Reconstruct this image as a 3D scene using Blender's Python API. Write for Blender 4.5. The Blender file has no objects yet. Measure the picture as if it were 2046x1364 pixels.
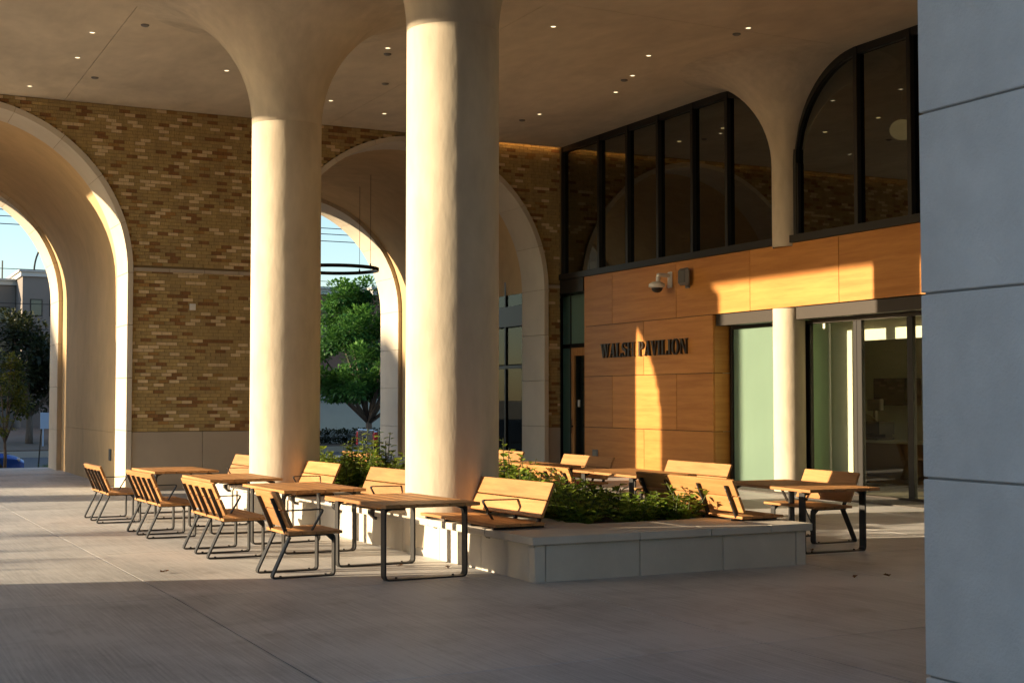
import bpy, bmesh, math, random
from mathutils import Vector, Matrix
R = math.radians
sc = bpy.context.scene
COL = sc.collection
random.seed(7)

# ------------------------------------------------------------------ camera
cam = bpy.data.cameras.new('camera'); camo = bpy.data.objects.new('camera', cam); COL.objects.link(camo)
cam.sensor_width = 36; cam.lens = 47.6; cam.clip_end = 3000; cam.clip_start = .05
camo.location = (0, 0, 1.75); camo.rotation_euler = (R(90 + 2.413), 0, R(-26.6))
sc.camera = camo

# ------------------------------------------------------------------ sky, sun, exposure
SUN_EL = math.atan(.192)
SK = .33                                   # the sun's rays drift -Y by .33 for each +X
SUN_DIR = Vector((-1, SK, 0)).normalized() * math.cos(SUN_EL) + Vector((0, 0, math.sin(SUN_EL)))
w = bpy.data.worlds.new('World'); sc.world = w; w.use_nodes = True
wn = w.node_tree; bg = wn.nodes['Background']
sky = wn.nodes.new('ShaderNodeTexSky'); sky.sky_type = 'NISHITA'; sky.sun_disc = False
sky.sun_elevation = SUN_EL; sky.sun_rotation = math.atan2(SUN_DIR.x, SUN_DIR.y)
sky.air_density = 1.0; sky.dust_density = .8; sky.ozone_density = 2.2
wn.links.new(sky.outputs[0], bg.inputs[0]); bg.inputs[1].default_value = .125
sl = bpy.data.lights.new('sun', 'SUN'); sl.energy = 5.0; sl.angle = R(.55); sl.color = (1, .79, .53)
so = bpy.data.objects.new('sun', sl); COL.objects.link(so)
so.rotation_euler = (-SUN_DIR).to_track_quat('-Z', 'Y').to_euler()
sc.view_settings.view_transform = 'Standard'; sc.view_settings.look = 'None'
sc.view_settings.gamma = 1; sc.view_settings.use_curve_mapping = False
sc.view_settings.exposure = 1.40
cy = sc.cycles
cy.max_bounces = 10; cy.diffuse_bounces = 6; cy.glossy_bounces = 4; cy.transmission_bounces = 6
cy.transparent_max_bounces = 12; cy.caustics_reflective = False; cy.caustics_refractive = False
cy.sample_clamp_indirect = 4.0; cy.use_denoising = True

# ------------------------------------------------------------------ materials
MATS = {}
def nt(m): return m.node_tree.nodes, m.node_tree.links
def mat(name, col, rough=.7, metal=0, spec=.5, var=0, vscale=3, bump=0, bscale=20, stretch=(1, 1, 1), col2=None, emit=None, rnd=0, coat=0):
    if name in MATS: return MATS[name]
    m = bpy.data.materials.new(name); m.use_nodes = True; n, l = nt(m)
    b = n['Principled BSDF']
    b.inputs['Base Color'].default_value = (*col, 1); b.inputs['Roughness'].default_value = rough
    b.inputs['Metallic'].default_value = metal; b.inputs['Specular IOR Level'].default_value = spec
    if coat: b.inputs['Coat Weight'].default_value = coat
    if emit: b.inputs['Emission Color'].default_value = (*emit[0], 1); b.inputs['Emission Strength'].default_value = emit[1]
    tc = n.new('ShaderNodeTexCoord'); mp = n.new('ShaderNodeMapping'); mp.inputs['Scale'].default_value = stretch
    l.new(tc.outputs['Object'], mp.inputs[0])
    last = None
    if var or col2:
        nz = n.new('ShaderNodeTexNoise'); nz.inputs['Scale'].default_value = vscale; nz.inputs['Detail'].default_value = 6
        nz.inputs['Roughness'].default_value = .6
        l.new(mp.outputs[0], nz.inputs[0])
        cr = n.new('ShaderNodeValToRGB'); cr.color_ramp.elements[0].position = .3; cr.color_ramp.elements[1].position = .7
        a = col2 if col2 else tuple(c * (1 - var) for c in col)
        bcol = col if col2 else tuple(min(1, c * (1 + var)) for c in col)
        cr.color_ramp.elements[0].color = (*a, 1); cr.color_ramp.elements[1].color = (*bcol, 1)
        l.new(nz.outputs[0], cr.inputs[0]); last = cr.outputs[0]
    if rnd:
        oi = n.new('ShaderNodeObjectInfo'); hs = n.new('ShaderNodeHueSaturation')
        mr = n.new('ShaderNodeMapRange'); mr.inputs['To Min'].default_value = 1 - rnd; mr.inputs['To Max'].default_value = 1 + rnd
        l.new(oi.outputs['Random'], mr.inputs[0]); l.new(mr.outputs[0], hs.inputs['Value'])
        if last: l.new(last, hs.inputs['Color'])
        else: hs.inputs['Color'].default_value = (*col, 1)
        last = hs.outputs[0]
    if last: l.new(last, b.inputs['Base Color'])
    if bump:
        nb = n.new('ShaderNodeTexNoise'); nb.inputs['Scale'].default_value = bscale; nb.inputs['Detail'].default_value = 5
        l.new(mp.outputs[0], nb.inputs[0])
        bp = n.new('ShaderNodeBump'); bp.inputs['Strength'].default_value = bump; bp.inputs['Distance'].default_value = .02
        l.new(nb.outputs[0], bp.inputs['Height']); l.new(bp.outputs[0], b.inputs['Normal'])
    MATS[name] = m
    return m

def wood_mat(name, c1, c2, axis, rough=.55, rnd=.12, scale=1.0):
    """streaked grain running along the given axis, with cathedral figure"""
    if name in MATS: return MATS[name]
    m = bpy.data.materials.new(name); m.use_nodes = True; n, l = nt(m); b = n['Principled BSDF']
    tc = n.new('ShaderNodeTexCoord'); mp = n.new('ShaderNodeMapping')
    st = [9 * scale] * 3; st[axis] = .55 * scale; mp.inputs['Scale'].default_value = st
    oi = n.new('ShaderNodeObjectInfo'); ml = n.new('ShaderNodeVectorMath'); ml.operation = 'SCALE'
    cb = n.new('ShaderNodeCombineXYZ')
    for i in range(3): l.new(oi.outputs['Random'], cb.inputs[i])
    l.new(cb.outputs[0], ml.inputs[0]); ml.inputs['Scale'].default_value = 37.0
    ad = n.new('ShaderNodeVectorMath'); l.new(tc.outputs['Object'], ad.inputs[0]); l.new(ml.outputs[0], ad.inputs[1])
    l.new(ad.outputs[0], mp.inputs[0])
    n1 = n.new('ShaderNodeTexNoise'); n1.inputs['Scale'].default_value = 1.3; n1.inputs['Detail'].default_value = 8; n1.inputs['Distortion'].default_value = .5
    n2 = n.new('ShaderNodeTexNoise'); n2.inputs['Scale'].default_value = 9; n2.inputs['Detail'].default_value = 4
    l.new(mp.outputs[0], n1.inputs[0]); l.new(mp.outputs[0], n2.inputs[0])
    mx = n.new('ShaderNodeMath'); mx.operation = 'MULTIPLY_ADD'; mx.inputs[1].default_value = .35
    l.new(n2.outputs[0], mx.inputs[0]); l.new(n1.outputs[0], mx.inputs[2])
    cr = n.new('ShaderNodeValToRGB'); cr.color_ramp.elements[0].position = .48; cr.color_ramp.elements[1].position = .86
    cr.color_ramp.elements[0].color = (*c2, 1); cr.color_ramp.elements[1].color = (*c1, 1)
    l.new(mx.outputs[0], cr.inputs[0])
    hs = n.new('ShaderNodeHueSaturation'); mr = n.new('ShaderNodeMapRange')
    mr.inputs['To Min'].default_value = 1 - rnd; mr.inputs['To Max'].default_value = 1 + rnd
    l.new(oi.outputs['Random'], mr.inputs[0]); l.new(mr.outputs[0], hs.inputs['Value']); l.new(cr.outputs[0], hs.inputs['Color'])
    l.new(hs.outputs[0], b.inputs['Base Color'])
    b.inputs['Roughness'].default_value = rough; b.inputs['Specular IOR Level'].default_value = .35
    bp = n.new('ShaderNodeBump'); bp.inputs['Strength'].default_value = .12; bp.inputs['Distance'].default_value = .01
    l.new(mx.outputs[0], bp.inputs['Height']); l.new(bp.outputs[0], b.inputs['Normal'])
    MATS[name] = m; return m

def glass_mat(name, tint, refl=1.0, rough=0.0):
    if name in MATS: return MATS[name]
    m = bpy.data.materials.new(name); m.use_nodes = True; n, l = nt(m)
    for x in list(n): n.remove(x)
    out = n.new('ShaderNodeOutputMaterial'); tr = n.new('ShaderNodeBsdfTransparent'); gl = n.new('ShaderNodeBsdfGlossy')
    tr.inputs[0].default_value = (*tint, 1); gl.inputs['Roughness'].default_value = rough; gl.inputs[0].default_value = (.9, .95, .92, 1)
    fr = n.new('ShaderNodeFresnel'); fr.inputs[0].default_value = 1.5
    mu = n.new('ShaderNodeMath'); mu.operation = 'MULTIPLY'; mu.inputs[1].default_value = refl
    mx = n.new('ShaderNodeMixShader'); ge = n.new('ShaderNodeNewGeometry'); inv = n.new('ShaderNodeMath'); inv.operation = 'SUBTRACT'; inv.inputs[0].default_value = 1
    m3 = n.new('ShaderNodeMath'); m3.operation = 'MULTIPLY'
    l.new(ge.outputs['Backfacing'], inv.inputs[1]); l.new(inv.outputs[0], m3.inputs[1])
    l.new(fr.outputs[0], mu.inputs[0]); l.new(mu.outputs[0], m3.inputs[0]); l.new(m3.outputs[0], mx.inputs[0]); l.new(tr.outputs[0], mx.inputs[1]); l.new(gl.outputs[0], mx.inputs[2])
    l.new(mx.outputs[0], out.inputs[0]); MATS[name] = m; return m

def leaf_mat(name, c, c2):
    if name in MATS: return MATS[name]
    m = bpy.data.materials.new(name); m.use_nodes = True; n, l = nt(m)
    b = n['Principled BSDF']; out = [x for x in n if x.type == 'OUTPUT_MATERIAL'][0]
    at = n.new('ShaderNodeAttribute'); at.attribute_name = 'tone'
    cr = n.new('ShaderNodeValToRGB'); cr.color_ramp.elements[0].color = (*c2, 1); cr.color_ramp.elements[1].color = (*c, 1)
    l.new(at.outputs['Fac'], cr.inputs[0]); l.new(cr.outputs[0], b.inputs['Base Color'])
    b.inputs['Roughness'].default_value = .5; b.inputs['Specular IOR Level'].default_value = .3
    tl = n.new('ShaderNodeBsdfTranslucent'); l.new(cr.outputs[0], tl.inputs[0])
    mx = n.new('ShaderNodeMixShader'); mx.inputs[0].default_value = .3
    l.new(b.outputs[0], mx.inputs[1]); l.new(tl.outputs[0], mx.inputs[2]); l.new(mx.outputs[0], out.inputs[0])
    MATS[name] = m; return m

def plaster_mat(name, c, streak=(1, 1, 1), dark=.84, bd=.03):
    """trowelled plaster: broad cloudy mottling, vertical brush marks, slight unevenness"""
    m = bpy.data.materials.new(name); m.use_nodes = True; n, l = nt(m); b = n['Principled BSDF']
    tc = n.new('ShaderNodeTexCoord'); mp = n.new('ShaderNodeMapping'); mp.inputs['Scale'].default_value = streak
    l.new(tc.outputs['Object'], mp.inputs[0])
    a = n.new('ShaderNodeTexNoise'); a.inputs['Scale'].default_value = .9; a.inputs['Detail'].default_value = 7; a.inputs['Roughness'].default_value = .62; a.inputs['Distortion'].default_value = .6
    d = n.new('ShaderNodeTexNoise'); d.inputs['Scale'].default_value = 5; d.inputs['Detail'].default_value = 6
    l.new(mp.outputs[0], a.inputs[0]); l.new(mp.outputs[0], d.inputs[0])
    ad = n.new('ShaderNodeMath'); ad.operation = 'MULTIPLY_ADD'; ad.inputs[1].default_value = .4
    l.new(d.outputs[0], ad.inputs[0]); l.new(a.outputs[0], ad.inputs[2])
    cr = n.new('ShaderNodeValToRGB'); cr.color_ramp.elements[0].position = .45; cr.color_ramp.elements[1].position = .95
    cr.color_ramp.elements[0].color = (*[x * dark for x in c], 1); cr.color_ramp.elements[1].color = (*[min(1, x * 1.12) for x in c], 1)
    l.new(ad.outputs[0], cr.inputs[0]); l.new(cr.outputs[0], b.inputs['Base Color'])
    b.inputs['Roughness'].default_value = .8; b.inputs['Specular IOR Level'].default_value = .25
    bn = n.new('ShaderNodeTexNoise'); bn.inputs['Scale'].default_value = 2.2; bn.inputs['Detail'].default_value = 9; bn.inputs['Roughness'].default_value = .55
    l.new(mp.outputs[0], bn.inputs[0])
    bp = n.new('ShaderNodeBump'); bp.inputs['Strength'].default_value = .35; bp.inputs['Distance'].default_value = bd
    l.new(bn.outputs[0], bp.inputs['Height']); l.new(bp.outputs[0], b.inputs['Normal'])
    MATS[name] = m; return m

STONE = mat('cast_stone', (.56, .495, .395), .75, var=.07, vscale=1.4, bump=.12, bscale=35, rnd=.03, spec=.3)
PLASTER = plaster_mat('column_plaster', (.575, .497, .382), (1.3, 1.3, .5), .74, .05)
CEILP = plaster_mat('ceiling_plaster', (.60, .515, .39), (.8, .4, .8), .78)
FLARE = PLASTER
TAN = plaster_mat('vault_plaster', (.55, .385, .20), (.8, .8, .5))
BASEST = mat('base_stone', (.40, .335, .26), .8, var=.05, vscale=2, bump=.1, bscale=30, rnd=.03)
PIER = mat('pier_stone', (.76, .715, .65), .8, var=.09, vscale=2.4, bump=.35, bscale=55, rnd=.03, spec=.3)
PLANTST = mat('planter_stone', (.56, .52, .45), .8, var=.08, vscale=2.2, bump=.15, bscale=30, rnd=.04, spec=.3)
MORTAR = mat('mortar', (.24, .17, .085), .95)
BR = [mat('brick_olive', (.42, .30, .122), .9, var=.14, vscale=9, bump=.5, bscale=60, stretch=(1, 1, .15), rnd=.12),
      mat('brick_olive_dull', (.375, .268, .115), .9, var=.14, vscale=9, bump=.5, bscale=60, stretch=(1, 1, .15), rnd=.12),
      mat('brick_dark', (.25, .125, .046), .9, var=.15, vscale=9, bump=.5, bscale=60, stretch=(1, 1, .15), rnd=.15),
      mat('brick_pale', (.66, .50, .29), .9, var=.10, vscale=9, bump=.5, bscale=60, stretch=(1, 1, .15), rnd=.1),
      mat('brick_orange', (.35, .20, .066), .9, var=.14, vscale=9, bump=.5, bscale=60, stretch=(1, 1, .15), rnd=.12)]
OAK = wood_mat('oak_panel', (.54, .235, .056), (.41, .16, .034), 1, rough=.42, rnd=.09, scale=.8)
SLAT = wood_mat('furniture_wood', (.46, .228, .082), (.32, .15, .05), 1, rough=.55, rnd=.2, scale=1.6)
DOORW = wood_mat('door_wood', (.52, .26, .10), (.40, .18, .06), 2, rough=.45, rnd=.05)
STEEL = mat('dark_steel', (.026, .025, .024), .5, metal=.3, bump=.04, bscale=120)
BLACK = mat('black_metal', (.018, .016, .014), .42, metal=.3)
BRONZE = mat('bronze_metal', (.035, .027, .02), .45, metal=.3)
LETTER = mat('letter_bronze', (.06, .048, .036), .38, metal=.6)
WHITE = mat('white_plastic', (.72, .70, .66), .4)
GREYP = mat('grey_plastic', (.16, .15, .14), .5)
GL_UP = glass_mat('tinted_glass', (.33, .33, .28), 3.0)
GL_DN = glass_mat('green_glass', (.94, .95, .90), 1.8)
def frost_mat():
    m = mat('frosted_glass', (.235, .335, .265), .2, spec=.6, var=.05, vscale=.8); n, l = nt(m)
    out = [x for x in n if x.type == 'OUTPUT_MATERIAL'][0]; tl = n.new('ShaderNodeBsdfTranslucent'); tl.inputs[0].default_value = (.55, .70, .56, 1)
    mx = n.new('ShaderNodeMixShader'); mx.inputs[0].default_value = .42
    l.new(n['Principled BSDF'].outputs[0], mx.inputs[1]); l.new(tl.outputs[0], mx.inputs[2]); l.new(mx.outputs[0], out.inputs[0]); return m
FROST = frost_mat()
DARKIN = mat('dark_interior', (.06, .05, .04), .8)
LAMP = mat('lamp_glow', (1, .85, .6), emit=((1, .78, .45), 1.0))
COVE = mat('cove_glow', (1, .7, .35), emit=((1, .55, .2), 3.5))
GLOBE = mat('globe_glass', (.8, .65, .42), .3, emit=((1, .75, .42), .22))
SOIL = mat('soil_mulch', (.045, .028, .018), .95, var=.4, vscale=25, bump=1, bscale=40)
LEAFA = leaf_mat('planter_leaf', (.36, .44, .06), (.055, .15, .02))
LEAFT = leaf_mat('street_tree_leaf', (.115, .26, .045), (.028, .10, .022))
LEAFY = leaf_mat('young_tree_leaf', (.20, .20, .035), (.06, .085, .015))
LEAFD = leaf_mat('dark_tree_leaf', (.05, .055, .018), (.015, .022, .008))
BARK = mat('bark', (.13, .10, .08), .9, var=.3, vscale=12, bump=.6, bscale=25, stretch=(1, 1, .3))

# ------------------------------------------------------------------ mesh helpers
class MB:
    def __init__(s): s.v = []; s.f = []; s.mi = []; s.tone = None
    def add(s, vs, fs, mi=0):
        o = len(s.v); s.v += [tuple(x) for x in vs]
        for f in fs: s.f.append([i + o for i in f]); s.mi.append(mi)
    def box(s, x0, x1, y0, y1, z0, z1, mi=0):
        s.add([(x0, y0, z0), (x1, y0, z0), (x1, y1, z0), (x0, y1, z0), (x0, y0, z1), (x1, y0, z1), (x1, y1, z1), (x0, y1, z1)],
              [(3, 2, 1, 0), (4, 5, 6, 7), (0, 1, 5, 4), (1, 2, 6, 5), (2, 3, 7, 6), (3, 0, 4, 7)], mi)
    def bbox(s, x0, x1, y0, y1, z0, z1, b=.004):
        """box with chamfered edges: three shrunken slabs' hull"""
        bm = bmesh.new()
        bmesh.ops.create_cube(bm, size=1, matrix=Matrix.Translation(((x0 + x1) / 2, (y0 + y1) / 2, (z0 + z1) / 2)) @ Matrix.Diagonal((x1 - x0, y1 - y0, z1 - z0, 1)))
        bmesh.ops.bevel(bm, geom=bm.edges[:], offset=b, segments=1, affect='EDGES', profile=.5)
        bm.verts.index_update()
        s.add([v.co[:] for v in bm.verts], [[v.index for v in f.verts] for f in bm.faces]); bm.free()
    def prism(s, poly, axis, a, b, mi=0):
        """2D polygon extruded from a to b along an axis; polygon given in the other two axes in order"""
        def P(p, t):
            q = list(p); q.insert(axis, t); return tuple(q)
        n = len(poly); vs = [P(p, a) for p in poly] + [P(p, b) for p in poly]
        fs = [list(range(n - 1, -1, -1)), list(range(n, 2 * n))] + [[i, (i + 1) % n, n + (i + 1) % n, n + i] for i in range(n)]
        s.add(vs, fs, mi)
    def tube(s, pts, r, seg=8, mi=0, taper=None):
        pts = [Vector(p) for p in pts]; rings = []
        for i, p in enumerate(pts):
            d = (pts[min(i + 1, len(pts) - 1)] - pts[max(i - 1, 0)]).normalized()
            a = d.orthogonal().normalized() if i == 0 else (prev - d * prev.dot(d)).normalized()
            prev = a; b = d.cross(a); rr = r if taper is None else taper[i]
            rings.append([p + (a * math.cos(t) + b * math.sin(t)) * rr for t in [2 * math.pi * k / seg for k in range(seg)]])
        vs = [v for g in rings for v in g]; fs = []
        for i in range(len(pts) - 1):
            for k in range(seg):
                fs.append([i * seg + k, i * seg + (k + 1) % seg, (i + 1) * seg + (k + 1) % seg, (i + 1) * seg + k])
        fs += [list(range(seg - 1, -1, -1)), [len(vs) - seg + k for k in range(seg)]]
        s.add(vs, fs, mi)
    def bar(s, pts, y0, y1, th, closed=False):
        """flat bar bent along a path in the XZ plane, width y0..y1, thickness th"""
        n = len(pts); out = []
        for i in range(n):
            p = Vector(pts[i])
            a = Vector(pts[i - 1]) if (i > 0 or closed) else None
            b = Vector(pts[(i + 1) % n]) if (i < n - 1 or closed) else None
            d1 = (p - a).normalized() if a is not None else (b - p).normalized()
            d2 = (b - p).normalized() if b is not None else d1
            n1 = Vector((-d1.y, d1.x)); n2 = Vector((-d2.y, d2.x)); m = n1 + n2
            m = m / max(.35, m.dot(n1))
            out.append((p + m * th / 2, p - m * th / 2))
        vs = []
        for o, q in out: vs += [(o.x, y0, o.y), (o.x, y1, o.y), (q.x, y1, q.y), (q.x, y0, q.y)]
        fs = []
        for i in range(n if closed else n - 1):
            j = (i + 1) % n
            for k in range(4): fs.append([4 * i + k, 4 * i + (k + 1) % 4, 4 * j + (k + 1) % 4, 4 * j + k])
        if not closed: fs += [[3, 2, 1, 0], [4 * (n - 1) + k for k in range(4)]]
        s.add(vs, fs)
    def lathe(s, prof, cx, cy, seg=48, a0=0, a1=2 * math.pi, mi=0):
        full = abs(a1 - a0 - 2 * math.pi) < 1e-6; m = seg if full else seg + 1
        vs = [(cx + r * math.cos(a0 + (a1 - a0) * k / seg), cy + r * math.sin(a0 + (a1 - a0) * k / seg), z) for r, z in prof for k in range(m)]
        fs = []
        for i in range(len(prof) - 1):
            for k in range(seg): fs.append([i * m + k, i * m + (k + 1) % m, (i + 1) * m + (k + 1) % m, (i + 1) * m + k])
        s.add(vs, fs, mi)
    def mesh(s, name, mats, smooth=False):
        me = bpy.data.meshes.new(name); me.from_pydata(s.v, [], s.f)
        for m in (mats if isinstance(mats, (list, tuple)) else [mats]): me.materials.append(m)
        if any(s.mi): me.polygons.foreach_set('material_index', s.mi)
        if smooth: me.polygons.foreach_set('use_smooth', [True] * len(s.f))
        if s.tone is not None:
            at = me.attributes.new('tone', 'FLOAT', 'FACE'); at.data.foreach_set('value', s.tone)
        bm = bmesh.new(); bm.from_mesh(me)
        if s.tone is None: bmesh.ops.recalc_face_normals(bm, faces=bm.faces)
        bm.to_mesh(me); bm.free(); me.update()
        return me
    def build(s, name, mats, parent=None, smooth=False, loc=None):
        return link(name, s.mesh(name, mats, smooth), parent, loc)

def link(name, me, parent=None, loc=None):
    o = bpy.data.objects.new(name, me); COL.objects.link(o)
    if parent is not None: o.parent = parent
    if loc is not None: o.location = loc
    return o
def tag(o, label, cat, group=None):
    o['label'] = label; o['category'] = cat
    if group: o['group'] = group
    return o
def struct(o): o['kind'] = 'structure'; return o
def empty(name, loc=(0, 0, 0), rz=0):
    o = bpy.data.objects.new(name, None); COL.objects.link(o); o.location = loc; o.rotation_euler.z = rz; o.empty_display_size = .1
    return o
def kids(o): return [c for c in bpy.data.objects if c.parent == o]
def copy_tree(o, parent=None):
    c = o.copy(); COL.objects.link(c)
    if parent is not None: c.parent = parent
    for ch in kids(o): copy_tree(ch, c)
    return c
def autosmooth(o, ang=40):
    me = o.data; bm = bmesh.new(); bm.from_mesh(me)
    for f in bm.faces: f.smooth = True
    for e in bm.edges:
        if len(e.link_faces) == 2 and e.calc_face_angle(0) > R(ang): e.smooth = False
    bm.to_mesh(me); bm.free()

def zf(x, y): return -min(.2, .012 * max(0, y - 12)) * min(1, max(0, (15 - x) / 7))

# ------------------------------------------------------------------ layout constants
Y1 = 29.3            # face of the brick wall
XG = 16.0            # face of the timber and glass wall
ZC = 7.97            # soffit height
AC = (2.17, 12.17)   # arch centres
ZS = 4.42            # springing
RO, RI = 3.48, 3.36  # outer and inner radius of the stone surround
YA, YB = 29.24, 30.45
YO0, YO1 = 38.7, 40.2
RO2 = 3.30

# ------------------------------------------------------------------ ground
g = MB(); g.box(-900, 900, -300, 1500, -1.3, -1.0)
struct(g.build('ground', mat('far_ground', (.16, .13, .09), .95, var=.2, vscale=.2)))
CONC = None
def concrete():
    m = bpy.data.materials.new('plaza_concrete'); m.use_nodes = True; n, l = nt(m); b = n['Principled BSDF']
    tc = n.new('ShaderNodeTexCoord')
    mp = n.new('ShaderNodeMapping'); mp.inputs['Rotation'].default_value = (0, 0, R(12)); mp.inputs['Scale'].default_value = (24, .5, 1)
    l.new(tc.outputs['Object'], mp.inputs[0])
    br = n.new('ShaderNodeTexNoise'); br.inputs['Scale'].default_value = 2.2; br.inputs['Detail'].default_value = 5; l.new(mp.outputs[0], br.inputs[0])
    cl = n.new('ShaderNodeTexNoise'); cl.inputs['Scale'].default_value = .55; cl.inputs['Detail'].default_value = 8; cl.inputs['Roughness'].default_value = .65; cl.inputs['Distortion'].default_value = .5
    l.new(tc.outputs['Object'], cl.inputs[0])
    sp = n.new('ShaderNodeTexNoise'); sp.inputs['Scale'].default_value = 60; sp.inputs['Detail'].default_value = 3; l.new(tc.outputs['Object'], sp.inputs[0])
    a = n.new('ShaderNodeMath'); a.operation = 'MULTIPLY_ADD'; a.inputs[1].default_value = .55; l.new(br.outputs[0], a.inputs[0]); l.new(cl.outputs[0], a.inputs[2])
    a2 = n.new('ShaderNodeMath'); a2.operation = 'MULTIPLY_ADD'; a2.inputs[1].default_value = .25; l.new(sp.outputs[0], a2.inputs[0]); l.new(a.outputs[0], a2.inputs[2])
    cr = n.new('ShaderNodeValToRGB'); cr.color_ramp.elements[0].position = .62; cr.color_ramp.elements[1].position = 1.2
    cr.color_ramp.elements[0].color = (.285, .287, .287, 1); cr.color_ramp.elements[1].color = (.555, .55, .54, 1)
    l.new(a2.outputs[0], cr.inputs[0])
    vo = n.new('ShaderNodeTexNoise'); vo.inputs['Scale'].default_value = 1.9; vo.inputs['Detail'].default_value = 3; l.new(tc.outputs['Object'], vo.inputs[0])
    vr = n.new('ShaderNodeValToRGB'); vr.color_ramp.elements[0].position = .60; vr.color_ramp.elements[1].position = .74; vr.color_ramp.elements[0].color = (1, 1, 1, 1); vr.color_ramp.elements[1].color = (.80, .79, .77, 1)
    sx_ = n.new('ShaderNodeTexVoronoi'); sx_.inputs['Scale'].default_value = 1.7; l.new(tc.outputs['Object'], sx_.inputs[0])
    sr = n.new('ShaderNodeValToRGB'); sr.color_ramp.elements[0].position = .012; sr.color_ramp.elements[1].position = .03; sr.color_ramp.elements[0].color = (.45, .42, .4, 1); sr.color_ramp.elements[1].color = (1, 1, 1, 1)
    l.new(vo.outputs[0], vr.inputs[0]); l.new(sx_.outputs[0], sr.inputs[0])
    m1 = n.new('ShaderNodeMix'); m1.data_type = 'RGBA'; m1.blend_type = 'MULTIPLY'; m1.inputs[0].default_value = 1; l.new(cr.outputs[0], m1.inputs[6]); l.new(vr.outputs[0], m1.inputs[7])
    m2 = n.new('ShaderNodeMix'); m2.data_type = 'RGBA'; m2.blend_type = 'MULTIPLY'; m2.inputs[0].default_value = 1; l.new(m1.outputs[2], m2.inputs[6]); l.new(sr.outputs[0], m2.inputs[7])
    oi = n.new('ShaderNodeObjectInfo'); hs = n.new('ShaderNodeHueSaturation'); mr = n.new('ShaderNodeMapRange')
    mr.inputs['To Min'].default_value = .95; mr.inputs['To Max'].default_value = 1.05
    l.new(oi.outputs['Random'], mr.inputs[0]); l.new(mr.outputs[0], hs.inputs['Value']); l.new(m2.outputs[2], hs.inputs['Color'])
    l.new(hs.outputs[0], b.inputs['Base Color']); b.inputs['Roughness'].default_value = .55; b.inputs['Specular IOR Level'].default_value = .4
    bp = n.new('ShaderNodeBump'); bp.inputs['Strength'].default_value = .3; bp.inputs['Distance'].default_value = .006
    l.new(a2.outputs[0], bp.inputs['Height']); l.new(bp.outputs[0], b.inputs['Normal'])
    return m
CONC = concrete()
fl = MB()
fl.box(-14, 30, -6, 40.6, -.6, -.24)
floor = struct(fl.build('plaza_pavement', mat('slab_bed', (.035, .032, .03), .95)))
xs = [-13.6, -10.35, -7.1, -3.8, -.53, 2.72, 6.0, 9.25, 12.5, 16.6]
ys = [-4.3, -.2, 3.85, 7.95, 12.06, 16.2, 20.3, 24.4, 28.5, 32.6, 36.7, 40.5]
for i in range(len(xs) - 1):
    for j in range(len(ys) - 1):
        G = .0075; N = 4; m = MB()
        X = [xs[i] + G + (xs[i + 1] - xs[i] - 2 * G) * a / N for a in range(N + 1)]; Y = [ys[j] + G + (ys[j + 1] - ys[j] - 2 * G) * a / N for a in range(N + 1)]
        top = [(x, y, zf(x, y)) for y in Y for x in X]; W = N + 1
        fs = [[a + b * W, a + 1 + b * W, a + 1 + (b + 1) * W, a + (b + 1) * W] for a in range(N) for b in range(N)]
        m.add(top, fs)
        edge = [a for a in range(W)] + [N + b * W for b in range(1, W)] + [a + N * W for a in range(N - 1, -1, -1)] + [b * W for b in range(N - 1, 0, -1)]
        k = len(edge); vs = [top[e] for e in edge] + [(top[e][0], top[e][1], top[e][2] - .05) for e in edge]
        m.add(vs, [[a, a + k, (a + 1) % k + k, (a + 1) % k] for a in range(k)])
        m.build('slab', CONC, floor)

# ------------------------------------------------------------------ soffit and columns
cp = struct(MB_c.build('soffit', DARKIN)) if False else None
m = MB(); m.box(-3.4, 30.2, 5.9, Y1 + .02, ZC + .055, 9.6)
soffit = struct(m.build('canopy_soffit', CEILP))
cx = [-3.4, 4.2, 9.95, 16.2]; cyl = [6.02, 12.3, 18.55, Y1 - .03]
for i in range(3):
    for j in range(3):
        m = MB(); m.box(cx[i] + .005, cx[i + 1] - .005, cyl[j] + .005, cyl[j + 1] - .005, ZC, ZC + .051); m.build('soffit_panel', CEILP, soffit)

def flare_profile(r, z0, rf, zb, zt, n=18):
    p = [(r, zb), (r, z0 * .5 + zb * .5), (r, z0)]
    for k in range(1, n + 1):
        t = k / n * math.pi / 2 * .999
        p.append((r + rf * (1 - math.cos(t)), z0 + (zt - z0) * math.sin(t)))
    return p
def column(x, y, r, label):
    e = empty('trumpet_column', (x, y, zf(x, y)))
    z = zf(x, y)
    m = MB(); m.lathe([(r, .1), (r, 2), (r, 4), (r, 6.05 - z)], 0, 0, 64); m.build('shaft', PLASTER, e, True)
    m = MB(); m.lathe(flare_profile(r, 6.05 - z, 1.85, 6.05 - z, ZC - z - .004), 0, 0, 64); m.build('flare', FLARE, e, True)
    tag(e, label, 'column', 'round plaster columns'); return e
column(6.35, 20.65, .545, 'plaster column nearer the brick wall, flaring into the soffit, behind the planter benches')
column(6.47, 14.48, .545, 'largest plaster column, rising from the planter in the middle of the picture')

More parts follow.
